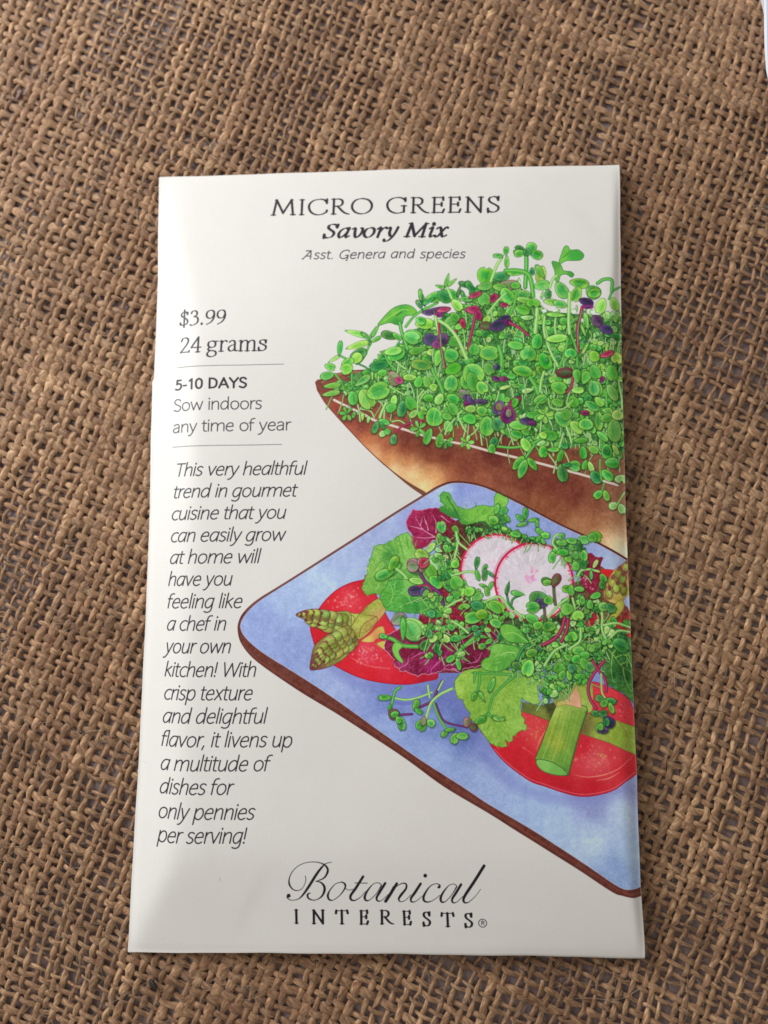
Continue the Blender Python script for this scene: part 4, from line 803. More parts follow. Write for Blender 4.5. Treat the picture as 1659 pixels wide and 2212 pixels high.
    for x, y, a in [(1590, 870, -60), (1520, 930, -70), (1460, 1010, -80), (1560, 980, -60), (1500, 1060, -85), (1430, 1110, -90), (1570, 1080, -70)]:
        leaf(F, x, y, 110, 60, a, 'x', 'n', vein=False); leaf(F, x + 10, y - 40, 46, 26, a, 'z', 'n', vein=False, shadow=0)
    region(F, [(1500, 1200), (1560, 1180), (1570, 1250), (1520, 1320), (1460, 1380), (1420, 1370), (1470, 1290)], (176, 176, 66), edge=(130, 60, 50), nz=40)
    # dark serrated leaf, right
    region(H_, [(1240, 160), (1320, 90), (1400, 60), (1470, 90), (1520, 150), (1560, 260), (1570, 500), (1560, 690), (1500, 645), (1440, 600), (1400, 590), (1370, 560), (1330, 540), (1290, 440), (1220, 380), (1180, 260)],
           [(1300, 200, (44, 84, 38)), (1440, 200, (64, 134, 54)), (1480, 100, (50, 110, 46)), (1350, 350, (56, 112, 46)), (1450, 450, (40, 92, 40)), (1520, 600, (70, 130, 50)), (1260, 300, (34, 66, 30)), (1520, 300, (50, 120, 50))], edge=(24, 64, 30), ew=1.8, nz=60, nf=30, ruffle=1.2)
    for p in [[(1290, 190), (1370, 280), (1450, 380), (1540, 440)], [(1370, 280), (1430, 200), (1480, 130)], [(1370, 290), (1360, 420), (1380, 520)], [(1440, 370), (1530, 330)], [(1400, 310), (1500, 260)], [(1460, 400), (1480, 500), (1530, 600)]]:
        line(H_, p, [11, 7, 3], (140, 186, 84), .8)
    # tomato, lower right
    region(H_, [(240, 900), (300, 1000), (360, 1100), (450, 1200), (560, 1290), (680, 1370), (800, 1410), (950, 1462), (1100, 1495), (1250, 1482), (1380, 1442), (1480, 1372), (1600, 1270), (1650, 1000), (1590, 880), (1530, 700), (1480, 640), (1400, 590), (1330, 560), (1200, 520), (1100, 620), (880, 760), (620, 760), (400, 800)],
           [(450, 1120, (196, 22, 38)), (650, 1330, (190, 20, 36)), (700, 900, (206, 60, 66)), (760, 1000, (206, 60, 60)), (600, 1150, (196, 26, 40)), (900, 1440, (184, 18, 36)), (1200, 1250, (206, 66, 76)), (1250, 1180, (206, 80, 84)), (1200, 1400, (190, 22, 38)), (1500, 1250, (196, 30, 44)), (1350, 700, (206, 50, 60)), (1480, 750, (200, 50, 60)), (1100, 1050, (196, 30, 46)), (1400, 1150, (200, 50, 60))],
           edge=(140, 16, 56), ew=2., nz=14, nf=10)
    line(H_, [(360, 1090), (450, 1185), (560, 1275), (680, 1352), (800, 1393), (950, 1445), (1100, 1477), (1250, 1465), (1380, 1425), (1480, 1355), (1560, 1290)], 6, (226, 110, 120), .8)
    mottle(H_, 700, 930, 110, 130, 50, [(228, 120, 120), (216, 80, 90), (206, 120, 80)], 9, 6, 14, .6); mottle(H_, 1230, 1180, 220, 110, 80, [(230, 130, 130), (220, 90, 100), (214, 130, 90)], 10, 6, 15, .65); mottle(H_, 1440, 740, 100, 100, 34, [(230, 130, 130), (150, 20, 30)], 11, 6, 12, .6)
    for p in [[(1040, 1310), (1160, 1330), (1300, 1310), (1420, 1260), (1540, 1150)], [(1230, 1360), (1340, 1340), (1430, 1290)], [(600, 1070), (700, 1140)], [(720, 1100), (760, 1000), (800, 930)]]:
        line(H_, p, [3, 10, 3], (238, 150, 120), .75)
    mottle(H_, 1270, 1140, 40, 20, 5, [(196, 170, 80)], 12, 8, 14, .9); mottle(H_, 715, 970, 20, 20, 3, [(196, 170, 80)], 13, 8, 14, .9)
    # cut spears lying across
    region(H_, [(600, 690), (760, 720), (890, 690), (900, 860), (820, 848), (700, 800), (600, 770)], [(650, 740, (100, 112, 50)), (850, 760, (60, 66, 34)), (780, 800, (130, 140, 56))], edge=(70, 80, 36), nz=30, smooth=False)
    region(H_, [(1130, 790), (1200, 800), (1330, 820), (1600, 915), (1610, 1160), (1480, 1100), (1350, 1040), (1230, 1000), (1110, 962)], [(1150, 900, (110, 100, 50)), (1300, 870, (140, 156, 56)), (1450, 960, (132, 160, 50)), (1560, 1050, (140, 166, 60)), (1250, 960, (150, 170, 70))], edge=(80, 100, 40), nz=26, nf=16, smooth=False)
    line(H_, [(1420, 850), (1500, 980), (1480, 1090)], 8, (150, 110, 60), .8)
    region(H_, [(900, 600), (1010, 520), (1180, 480), (1200, 700), (1160, 780), (890, 720)], [(950, 600, (120, 140, 60)), (1140, 620, (140, 170, 64)), (1040, 700, (170, 180, 90))], nz=30)
    stalk = [(885, 735), (960, 690), (1060, 700), (1150, 730), (1160, 770), (1110, 900), (1060, 1080), (1020, 1220), (992, 1318), (900, 1300), (800, 1250), (730, 1210), (712, 1170), (770, 1030), (830, 860)]
    region(H_, stalk, [(900, 780, (168, 190, 84)), (860, 950, (138, 160, 52)), (960, 900, (120, 160, 56)), (1080, 850, (110, 150, 52)), (1040, 1050, (104, 146, 52)), (900, 1050, (158, 170, 60)), (800, 1120, (110, 156, 56)), (960, 1180, (110, 160, 60)), (980, 1280, (90, 140, 56)), (1000, 760, (140, 170, 70))], edge=(44, 70, 30), ew=2., nz=22, nf=14, smooth=False)
    for x0, x1, c in [(930, 790, (92, 130, 46)), (980, 860, (176, 190, 84)), (1030, 910, (90, 136, 50)), (1080, 960, (150, 176, 76)), (900, 770, (170, 184, 80))]:
        line(H_, [(x0, 770), ((x0 + x1) / 2 + 6, 980), (x1, 1190)], 9, c, .55)
    line(H_, [(1150, 770), (1090, 960), (1040, 1130), (1000, 1300)], 14, (54, 84, 36), .6)
    region(H_, [(890, 735), (900, 690), (960, 670), (1020, 620), (1065, 540), (1095, 620), (1108, 745), (1020, 720), (960, 710)], [(1040, 640, (206, 150, 120)), (1080, 720, (216, 160, 130)), (920, 700, (180, 176, 90)), (1060, 570, (170, 150, 90))], edge=(150, 100, 60), nz=20, smooth=False)
    region(H_, [(720, 1190), (760, 1178), (860, 1205), (950, 1260), (985, 1310), (900, 1315), (790, 1285), (735, 1240)], [(800, 1220, (130, 186, 90)), (900, 1270, (110, 172, 76))], edge=(50, 90, 44), ew=2.)
    # lettuce, lower centre
    region(H_, [(20, 510), (60, 450), (110, 420), (160, 408), (300, 395), (500, 425), (640, 450), (700, 465), (790, 500), (770, 545), (735, 560), (735, 610), (748, 690), (700, 712), (660, 690), (620, 680), (596, 655), (590, 720), (600, 800), (625, 840), (612, 870), (642, 890), (630, 940), (590, 930), (560, 945), (548, 975), (520, 985), (518, 1020), (490, 1037), (452, 1012), (470, 1060), (430, 1078), (380, 1065), (330, 1040), (290, 1000), (250, 940), (205, 870), (150, 830), (160, 790), (128, 745), (105, 700), (95, 670), (45, 650), (28, 590)],
           [(100, 480, (150, 190, 74)), (60, 580, (156, 192, 76)), (200, 700, (132, 176, 64)), (150, 560, (130, 180, 66)), (300, 500, (112, 166, 58)), (450, 600, (138, 180, 68)), (300, 900, (128, 174, 62)), (450, 800, (134, 178, 66)), (550, 880, (140, 184, 76)), (400, 1020, (126, 172, 62)), (650, 560, (146, 190, 80)), (700, 680, (150, 194, 84)), (560, 500, (120, 170, 60)), (240, 620, (110, 160, 56))],
           edge=(70, 110, 40), ew=1.6, nz=28, nf=18, smooth=False, ruffle=1.1)
    frills(H_, [(40, 560), (110, 430), (500, 430), (780, 500), (740, 680), (600, 640), (600, 900), (480, 1010), (380, 1050), (220, 880), (110, 700)], (420, 480), 190, (178, 208, 98), (92, 148, 54), 60, 7, 4)
    for p in [[(560, 450), (460, 530), (350, 650), (310, 790)], [(310, 790), (250, 840), (200, 860)], [(310, 790), (370, 830), (450, 820)], [(240, 440), (230, 560), (200, 620)], [(540, 460), (400, 450), (180, 440)], [(200, 440), (190, 520)]]:
        line(H_, p, [24, 20, 14], (64, 150, 60), out=(36, 92, 40)); line(H_, p, [6, 4, 3], (160, 204, 96), .7)
    leaf(H_, 340, 540, 130, 56, 110, 'g'); leaf(H_, 190, 640, 70, 40, 120, 'g'); leaf(H_, 255, 640, 90, 36, 60, 'g', 'n'); leaf(H_, 240, 845, 110, 50, 150, 'g', 'n'); leaf(H_, 400, 830, 110, 44, 10, 'g', 'n')
    for p in [[(360, 720), (430, 850), (500, 960)], [(420, 640), (540, 700)], [(330, 900), (370, 1000)], [(480, 560), (640, 600)], [(120, 500), (150, 650)]]:
        line(H_, p, 6, (168, 200, 92), .6)
    # radicchio, centre
    r2 = np.vstack([G.S([(820, 160), (850, 110), (950, 60), (1100, 90), (1300, 40), (1500, 60)]), H_.S([(100, 60), (250, 60), (380, 120), (350, 200), (330, 280), (290, 345), (200, 392), (110, 400), (80, 440), (0, 400)]),
                    G.S([(1420, 398), (1300, 388), (1220, 418), (1130, 425), (1070, 436), (1000, 405), (950, 400), (900, 352), (890, 300), (850, 260), (820, 215)])])
    region(P0, r2, [tuple(G.S([(x, y)])[0]) + (c,) for x, y, c in [(850, 150, (130, 20, 60)), (950, 150, (140, 30, 70)), (1000, 250, (120, 14, 52)), (950, 370, (150, 40, 90)), (1070, 380, (120, 14, 54)), (1200, 330, (150, 20, 90)), (1300, 300, (130, 14, 70)), (1350, 200, (120, 20, 60)), (1500, 300, (100, 10, 44)), (1450, 200, (110, 14, 56)), (1600, 250, (110, 12, 46)), (1650, 150, (120, 20, 60))]],
           edge=(196, 150, 160), ew=2., nz=44, nf=30, ruffle=1.4)
    frills(G, [(850, 150), (1300, 80), (1640, 100), (1620, 330), (1300, 370), (1080, 410), (930, 360)], (1250, 100), 130, (190, 90, 150), (84, 8, 40), 60, 8, 6, .55)
    for p in [[(1190, 390), (1250, 330), (1310, 280)], [(1030, 300), (1100, 260), (1160, 250)], [(930, 380), (1000, 340), (1010, 280)], [(1480, 340), (1560, 320), (1600, 250)], [(1290, 380), (1330, 350), (1400, 340)], [(1440, 150), (1450, 190), (1420, 230)], [(1100, 340), (1180, 300)], [(1350, 240), (1300, 200)], [(1570, 180), (1600, 210)]]:
        line(G, p, [4, 9, 3], (206, 130, 180), .75)
    leaf(E_, 1060, 1240, 150, 100, -30, 'm'); leaf(E_, 1190, 1330, 240, 230, 40, 'y'); leaf(E_, 1180, 1340, 200, 190, 60, 'h'); stem(E_, [(1280, 1310), (1400, 1320), (1540, 1320)], 42, 'l'); leaf(E_, 1100, 1330, 220, 60, 90, 'h', 'n')
    stem(E_, [(900, 1400), (1000, 1420), (1100, 1480), (1230, 1490)], 34, 'h'); leaf(E_, 920, 1395, 80, 46, 190, 'g'); region(E_, [(1000, 1510), (1030, 1450), (1100, 1480), (1060, 1540), (1100, 1620), (1090, 1640), (1030, 1590)], (120, 190, 80), edge=(40, 100, 44))
    leaf(E_, 1300, 1475, 120, 90, 140, 'd'); leaf(E_, 1410, 1500, 110, 90, 80, 'd'); stem(E_, [(1520, 1350), (1440, 1420), (1380, 1470)], 14, 'r')
    stem(G, [(1540, 130), (1460, 200), (1390, 270)], 30, 'h'); leaf(G, 1350, 300, 90, 50, 150, 'g'); leaf(G, 1410, 340, 110, 50, 75, 'g')
    # crowd of small greens
    def can(K, pts): return K.T(pts)
    scatter(can(F, [(-90, 620), (-40, 520), (80, 520), (60, 700), (70, 900), (100, 1000), (200, 1060), (330, 1090), (300, 1180), (0, 1150), (-150, 1000), (-160, 800)]), 42, 14, 28, ['g', 'h', 'l', 'y', 'd'], .9, 21)
    scatter(can(F, [(380, 470), (560, 540), (700, 600), (900, 640), (860, 680), (700, 640), (560, 580), (380, 560), (120, 560), (160, 500)]), 40, 9, 18, ['g', 'h', 'd'], .8, 22)
    scatter(can(F, [(-240, 1120), (150, 1150), (420, 1180), (560, 1280), (660, 1330), (860, 1340), (980, 1240), (1100, 1130), (1250, 1120), (1380, 1160), (1500, 1300), (1640, 1400), (1640, 1700), (-240, 1700)]), 190, 14, 28, ['g', 'h', 'd', 'y', 'l', 'g'], .95, 23, sa=(-75, 75))
    scatter(can(F, [(940, 640), (1150, 620), (1250, 700), (1240, 860), (1150, 1000), (1120, 900), (1000, 760), (930, 720)]), 46, 11, 20, ['g', 'h', 'd', 'l'], .9, 24)
    scatter(can(H_, [(480, 60), (1250, 60), (1300, 330), (1230, 420), (1180, 500), (1000, 560), (900, 640), (800, 640), (700, 500), (560, 420), (430, 380), (340, 300)]), 210, 12, 25, ['g', 'h', 'd', 'l', 'y', 'h'], .95, 25, sa=(-75, 75))
    for K, pts in [(F, [(0, 960), (150, 920), (240, 940)]), (F, [(300, 1200), (430, 1150), (520, 1240), (640, 1330)]), (F, [(0, 1370), (80, 1420), (150, 1480)]), (F, [(1100, 1160), (1120, 1260), (1090, 1350)]), (F, [(880, 1340), (960, 1240), (1060, 1160)]),
                   (F, [(1330, 1180), (1370, 1300), (1370, 1450), (1420, 1560)]), (F, [(1380, 1410), (1500, 1390), (1630, 1430)]), (F, [(1450, 1520), (1520, 1460), (1620, 1470)]), (H_, [(980, 200), (880, 250), (820, 330), (790, 380)]), (H_, [(1100, 60), (1090, 170), (1000, 240)]),
                   (F, [(960, 720), (920, 660), (950, 590), (1010, 580)]), (F, [(1150, 960), (1180, 910), (1260, 900), (1340, 920)]), (E_, [(1600, 500), (1590, 600), (1570, 680)]), (F, [(40, 560), (60, 650), (140, 720)]), (E_, [(1500, 1130), (1580, 1080), (1640, 1060)])]:
        stem(K, pts, 20, 'l')
    stem(F, [(1030, 1340), (1000, 1450), (940, 1530), (830, 1590)], 30, 'r'); stem(F, [(1060, 1360), (1050, 1450), (1000, 1560)], 26, 'r')
    stem(F, [(930, 1060), (935, 1140), (945, 1220)], 26, 'k'); leaf(F, 870, 1010, 110, 70, 190, 'd'); leaf(F, 870, 1020, 90, 70, 170, 'h'); leaf(F, 950, 1000, 130, 80, -60, 'k')
    stem(F, [(845, 1260), (850, 1330), (850, 1370)], 24, 'k'); leaf(F, 790, 1180, 160, 170, -80, 'd'); leaf(F, 820, 1210, 80, 110, -80, 'u'); leaf(F, 740, 1245, 130, 110, 170, 'g')
    stem(F, [(500, 1120), (520, 1210), (560, 1260)], 18, 'd'); leaf(F, 510, 1070, 110, 44, -75, 'd', 'n'); stem(F, [(640, 1130), (560, 1170), (540, 1240)], 18, 'd'); leaf(F, 600, 1120, 120, 50, 10, 'h', 'n')
    for x, y, L, W, a, pl in [(230, 840, 110, 56, -80, 'd'), (235, 950, 110, 44, 75, 'h'), (300, 890, 80, 50, -60, 'g'), (300, 950, 110, 50, 95, 'd'), (350, 940, 80, 40, 40, 'd'), (285, 1050, 70, 36, 20, 'g'), (355, 1050, 80, 44, -60, 'h'), (320, 1100, 90, 50, 80, 'h'),
                              (670, 390, 110, 60, -85, 'g'), (620, 430, 90, 50, 40, 'h'), (640, 490, 100, 40, -15, 'h'), (740, 450, 100, 40, -10, 'h'), (775, 480, 70, 36, 90, 'g'), (430, 440, 180, 100, 0, 'd'), (380, 450, 100, 80, 20, 'g'), (410, 350, 100, 50, -75, 'h'), (470, 370, 90, 60, -40, 'g'), (500, 430, 90, 50, 60, 'h'), (490, 540, 100, 60, 10, 'h'), (580, 580, 110, 60, 10, 'g'), (480, 530, 60, 40, 20, 'y'),
                              (800, 555, 90, 50, -140, 'h'), (850, 590, 90, 60, 0, 'g'), (830, 640, 70, 44, 60, 'h'), (790, 620, 70, 40, 130, 'g'), (1000, 655, 110, 60, 0, 'h'), (1090, 640, 110, 60, 10, 'g'), (1000, 600, 70, 50, -60, 'g'), (1010, 745, 120, 60, 0, 'g'), (915, 790, 110, 80, 100, 'g'), (1060, 810, 80, 60, 20, 'h'), (1130, 770, 80, 50, 90, 'g'), (1205, 775, 110, 80, 90, 'g'), (1190, 850, 100, 90, 30, 'd'), (1130, 870, 90, 70, 90, 'h'), (1200, 630, 110, 80, 0, 'h'), (1310, 600, 120, 110, 20, 'h'), (1280, 610, 90, 90, 90, 'g'), (1160, 680, 90, 50, 90, 'd'),
                              (1060, 1080, 110, 80, 180, 'g'), (1090, 1090, 110, 60, 90, 'h'), (1160, 1080, 100, 60, 0, 'h'), (1310, 850, 90, 40, -60, 'l'), (1270, 950, 90, 36, 90, 'h'), (1380, 980, 90, 80, 60, 'g'), (1370, 1040, 80, 60, 90, 'd'), (1390, 1240, 110, 80, 180, 'g'), (1450, 1250, 110, 80, 30, 'd'), (1310, 1140, 110, 60, -20, 'h'), (1260, 1220, 90, 60, 90, 'h'), (1190, 1180, 80, 60, 90, 'g'),
                              (235, 1150, 110, 90, -40, 'h'), (230, 1230, 130, 90, 10, 'd'), (160, 1100, 90, 100, 60, 'y'), (400, 1240, 190, 120, 20, 'y'), (390, 1250, 150, 90, 40, 'h'), (40, 1020, 130, 170, 60, 'h'), (30, 850, 80, 90, 90, 'g'), (200, 1340, 180, 110, 170, 'g'), (270, 1310, 120, 100, -10, 'h'), (400, 1390, 120, 90, 20, 'g'), (110, 1240, 60, 130, 80, 'h'), (730, 1350, 130, 90, 20, 'h'), (785, 1410, 100, 80, 160, 'g'), (885, 1420, 90, 130, 80, 'g'), (1050, 1260, 110, 130, 70, 'h'), (1150, 1320, 90, 120, 80, 'y'), (1100, 1510, 90, 110, 100, 'h'), (1060, 1530, 60, 80, 90, 'g'), (1410, 1560, 50, 120, 70, 'h'), (30, 1530, 60, 110, 90, 'g'), (1540, 1590, 170, 130, 30, 'd'), (880, 1180, 80, 100, 90, 'g')]:
        leaf(F, x, y, L, W, a, pl)
    region(F, [(440, 1440), (480, 1400), (560, 1410), (620, 1450), (660, 1510), (700, 1570), (600, 1570), (520, 1560), (460, 1510)], [(520, 1440, (104, 176, 62)), (600, 1520, (80, 156, 56)), (480, 1490, (120, 186, 76))], edge=(34, 92, 40), ew=1.8, nz=22)
    line(F, [(480, 1490), (570, 1480), (690, 1560)], 6, (160, 206, 100))
    region(H_, [(340, 210), (390, 190), (450, 195), (560, 220), (590, 270), (540, 330), (470, 400), (400, 430), (320, 425), (280, 415), (250, 380), (265, 330), (320, 300), (330, 260)], [(400, 240, (120, 184, 76)), (500, 260, (92, 164, 60)), (330, 360, (110, 178, 64)), (420, 350, (80, 156, 56))], edge=(40, 100, 44), ew=1.8, nz=26, nf=16)
    frills(H_, [(340, 220), (560, 230), (440, 420), (270, 390)], (500, 200), 34, (166, 208, 110), (60, 130, 50), 50, 7, 5)
    line(H_, [(420, 290), (480, 265), (540, 270)], 8, (170, 210, 120)); leaf(H_, 560, 380, 110, 70, 200, 'd'); leaf(H_, 650, 400, 150, 110, 110, 'g'); stem(H_, [(560, 330), (600, 240), (660, 200)], 22, 'd')
    for x, y, L, W, a, pl in [(680, 270, 110, 70, 160, 'g'), (920, 400, 90, 110, 90, 'h'), (940, 460, 90, 70, 120, 'g'), (1000, 460, 90, 50, 80, 'h'), (1080, 250, 110, 80, 0, 'g'), (1130, 290, 100, 70, -10, 'h'), (1060, 320, 90, 60, 140, 'g'), (1130, 360, 110, 90, 60, 'h'), (1090, 470, 50, 130, 85, 'h'), (1220, 220, 60, 120, 60, 'h'), (1020, 400, 80, 70, 60, 'd'), (860, 480, 40, 110, 80, 'h'), (870, 620, 80, 60, -30, 'l'), (800, 680, 50, 50, 90, 'l'), (830, 600, 60, 40, -60, 'h'), (930, 540, 90, 40, 30, 'h'), (1180, 390, 90, 90, 60, 'd')]:
        leaf(H_, x, y, L, W, a, pl)
    # red-stemmed sprout over the cut spear
    stem(H_, [(1300, 340), (1210, 450), (1165, 560), (1180, 660), (1230, 745)], 24, 'r'); stem(H_, [(1200, 340), (1260, 430), (1310, 500), (1320, 600)], 22, 'r'); stem(H_, [(1275, 450), (1280, 600), (1310, 660)], 14, 'l')
    for x, y, L, W, a, pl in [(1260, 660, 80, 60, 200, 'd'), (1355, 680, 100, 60, 10, 'd'), (1300, 700, 80, 60, 140, 'g'), (1360, 740, 100, 50, 70, 'g'), (1220, 785, 70, 64, 0, 'd'), (1290, 790, 80, 70, 0, 'd'), (1340, 860, 110, 90, 40, 'u'), (1320, 860, 70, 60, 100, 'd'), (1270, 910, 90, 80, 100, 'd'), (1290, 930, 90, 50, 0, 'u'), (1270, 900, 60, 50, 90, 'g')]:
        leaf(H_, x, y, L, W, a, pl)
    # loose sprouts on the plate
    line(G, [(870, 650), (1000, 660), (1120, 620), (1190, 600)], 26, (92, 100, 176), .5)
    stem(G, [(870, 610), (980, 630), (1080, 615), (1200, 570)], 15, 'l'); leaf(G, 820, 612, 100, 52, 180, 'g'); stem(G, [(945, 530), (905, 560), (890, 610), (870, 700)], 20, 'g'); leaf(G, 860, 690, 50, 30, 100, 'g')
    stem(G, [(1165, 515), (1180, 610)], 16, 'l'); stem(G, [(1280, 480), (1240, 560), (1200, 640), (1100, 690)], 18, 'p'); stem(G, [(1285, 480), (1250, 550)], 14, 'l')
    stem(G, [(1360, 540), (1260, 590), (1190, 660), (1150, 780)], 20, 'l'); stem(G, [(1215, 660), (1250, 760), (1310, 860)], 18, 'h'); stem(G, [(1230, 660), (1280, 780), (1340, 820), (1480, 850)], 13, 'p')
    leaf(G, 895, 745, 90, 84, 160, 'k'); leaf(G, 900, 745, 70, 60, 160, 'g'); leaf(G, 955, 820, 110, 84, 80, 'd'); leaf(G, 930, 790, 60, 44, 60, 'g'); stem(G, [(950, 750), (1040, 745)], 16, 'p'); leaf(G, 1070, 670, 90, 60, -70, 'h'); leaf(G, 1090, 720, 70, 46, 30, 'h')
    leaf(G, 1115, 830, 100, 84, 120, 'g'); leaf(G, 1130, 800, 70, 40, 100, 'm'); leaf(G, 1190, 815, 70, 60, 30, 'g'); leaf(G, 1300, 900, 70, 50, 140, 'h'); leaf(G, 1340, 870, 80, 40, -10, 'h'); leaf(G, 1380, 940, 90, 70, 110, 'h'); leaf(G, 1440, 920, 100, 70, 0, 'h')
    leaf(G, 1480, 810, 80, 60, -80, 'm'); leaf(G, 1530, 850, 70, 60, 20, 'k')


# ---------------------------------------------------------------- helpers
def tag(o, label=None, category=None, group=None, kind=None):
    if label: o['label'] = label
    if category: o['category'] = category
    if group: o['group'] = group
    if kind: o['kind'] = kind
    return o


def mesh_object(name, co, faces, mat, parent=None, uv=None, smooth=True):
    """co (n,3); faces (m,4) quads or (m,3) triangles; uv per vertex"""
    me = bpy.data.meshes.new(name)
    co = np.ascontiguousarray(co, np.float32); faces = np.ascontiguousarray(faces, np.int32); k = faces.shape[1]
    me.vertices.add(len(co)); me.vertices.foreach_set('co', co.ravel())
    me.loops.add(faces.size); me.loops.foreach_set('vertex_index', faces.ravel())
    me.polygons.add(len(faces)); me.polygons.foreach_set('loop_start', np.arange(0, faces.size, k, dtype=np.int32))
    me.polygons.foreach_set('use_smooth', np.full(len(faces), smooth))
    if uv is not None:
        l = me.uv_layers.new(name='UVMap'); l.data.foreach_set('uv', np.ascontiguousarray(uv[faces.ravel()], np.float32).ravel())
    me.update(calc_edges=True); me.validate()
    me.materials.append(mat)
    o = bpy.data.objects.new(name, me); COL.objects.link(o)
    if parent is not None: o.parent = parent
    return o


def material(name):
    m = bpy.data.materials.new(name); m.use_nodes = True
    nt = m.node_tree; return m, nt, nt.nodes['Principled BSDF']


def nd(nt, kind, **kw):
    n = nt.nodes.new(kind)
    for k, v in kw.items():
        if k in n.inputs: n.inputs[k].default_value = v
        else: setattr(n, k, v)
    return n


def ramp(nt, stops):
    r = nt.nodes.new('ShaderNodeValToRGB'); e = r.color_ramp.elements
    while len(e) < len(stops): e.new(0.5)
    for i, (p, c) in enumerate(stops): e[i].position = p; e[i].color = tuple(c) + (1,)
    return r


def empty(name, loc=(0, 0, 0)):
    o = bpy.data.objects.new(name, None); o.empty_display_size = 0.01; COL.objects.link(o); o.location = loc
    return o


# ---------------------------------------------------------------- table top under the cloth
Z_TABLE = -0.00180
m_table, nt, bs = material('grey_lilac_table')
ns = nd(nt, 'ShaderNodeTexNoise', Scale=60.0, Detail=4.0)
cr = ramp(nt, [(0.3, (0.22, 0.155, 0.145)), (0.7, (0.32, 0.235, 0.225))])
tc = nt.nodes.new('ShaderNodeTexCoord'); nt.links.new(tc.outputs['Object'], ns.inputs['Vector'])
nt.links.new(ns.outputs['Fac'], cr.inputs['Fac']); nt.links.new(cr.outputs['Color'], bs.inputs['Base Color'])
bs.inputs['Roughness'].default_value = 0.6
n = 2
tp = mesh_object('table_top', np.array([(-.5, -.5, Z_TABLE), (.5, -.5, Z_TABLE), (.5, .5, Z_TABLE), (-.5, .5, Z_TABLE)]), np.array([[0, 1, 2, 3]]), m_table)
tag(tp, kind='structure')

# ---------------------------------------------------------------- burlap: every yarn a woven tube
m_jute, nt, bs = material('jute_fibre')
uvn = nt.nodes.new('ShaderNodeUVMap'); uvn.uv_map = 'UVMap'
oi = nt.nodes.new('ShaderNodeObjectInfo')
# fibres run along the yarn with a slow twist: u = length, v = round the yarn
mp = nd(nt, 'ShaderNodeMapping'); mp.inputs['Scale'].default_value = (700, 9, 1); mp.inputs['Rotation'].default_value = (0, 0, 0)
sh = nd(nt, 'ShaderNodeVectorMath', operation='ADD')
cmb = nt.nodes.new('ShaderNodeCombineXYZ'); sep = nt.nodes.new('ShaderNodeSeparateXYZ')
tw = nd(nt, 'ShaderNodeMath', operation='MULTIPLY'); tw.inputs[1].default_value = 80.0
ad = nd(nt, 'ShaderNodeMath', operation='ADD'); rn = nd(nt, 'ShaderNodeMath', operation='MULTIPLY'); rn.inputs[1].default_value = 97.0
L = nt.links.new
L(uvn.outputs['UV'], sep.inputs[0]); L(sep.outputs['X'], tw.inputs[0]); L(tw.outputs[0], ad.inputs[0]); L(sep.outputs['Y'], ad.inputs[1])
L(sep.outputs['X'], cmb.inputs['X']); L(ad.outputs[0], cmb.inputs['Y']); L(oi.outputs['Random'], rn.inputs[0]); L(rn.outputs[0], cmb.inputs['Z'])
L(cmb.outputs[0], mp.inputs['Vector'])
fib = nd(nt, 'ShaderNodeTexNoise', Scale=1.0, Detail=3.0, Roughness=0.6); L(mp.outputs[0], fib.inputs['Vector'])
tco = nt.nodes.new('ShaderNodeTexCoord')
big = nd(nt, 'ShaderNodeTexNoise', Scale=210.0, Detail=3.0, Roughness=0.6); L(tco.outputs['Object'], big.inputs['Vector'])
red = nd(nt, 'ShaderNodeTexNoise', Scale=520.0, Detail=2.0, Roughness=0.7); L(tco.outputs['Object'], red.inputs['Vector'])
c1 = ramp(nt, [(0.36, (0.245, 0.130, 0.070)), (0.5, (0.385, 0.23, 0.135)), (0.64, (0.58, 0.395, 0.25))]); L(fib.outputs['Fac'], c1.inputs['Fac'])
c2 = ramp(nt, [(0.3, (0.66, 0.60, 0.52)), (0.55, (1.0, 0.97, 0.92)), (0.8, (1.28, 1.26, 1.22))]); L(big.outputs['Fac'], c2.inputs['Fac'])
mx = nd(nt, 'ShaderNodeMix', data_type='RGBA', blend_type='MULTIPLY'); mx.inputs[0].default_value = 1.0
L(c1.outputs['Color'], mx.inputs[6]); L(c2.outputs['Color'], mx.inputs[7])
c3 = ramp(nt, [(0.66, (0, 0, 0)), (0.76, (1, 1, 1))]); L(red.outputs['Fac'], c3.inputs['Fac'])
mr = nd(nt, 'ShaderNodeMix', data_type='RGBA'); mr.inputs[7].default_value = (0.28, 0.10, 0.05, 1); L(c3.outputs['Color'], mr.inputs[0]); L(mx.outputs[2], mr.inputs[6])
yr = ramp(nt, [(0.0, (0.74, 0.70, 0.66)), (0.5, (0.98, 0.96, 0.92)), (1.0, (1.16, 1.16, 1.1))]); L(oi.outputs['Random'], yr.inputs['Fac'])
my = nd(nt, 'ShaderNodeMix', data_type='RGBA', blend_type='MULTIPLY'); my.inputs[0].default_value = 1.0; L(mr.outputs[2], my.inputs[6]); L(yr.outputs['Color'], my.inputs[7])
lf = nd(nt, 'ShaderNodeTexNoise', Scale=24.0, Detail=3.0, Roughness=0.55); L(tco.outputs['Object'], lf.inputs['Vector'])
cl = ramp(nt, [(0.35, (0.80, 0.73, 0.68)), (0.65, (1.06, 1.06, 1.04))]); L(lf.outputs['Fac'], cl.inputs['Fac'])
ml = nd(nt, 'ShaderNodeMix', data_type='RGBA', blend_type='MULTIPLY'); ml.inputs[0].default_value = 1.0; L(my.outputs[2], ml.inputs[6]); L(cl.outputs['Color'], ml.inputs[7])
L(ml.outputs[2], bs.inputs['Base Color'])
bp = nd(nt, 'ShaderNodeBump', Strength=0.75, Distance=0.00016); L(fib.outputs['Fac'], bp.inputs['Height']); L(bp.outputs[0], bs.inputs['Normal'])
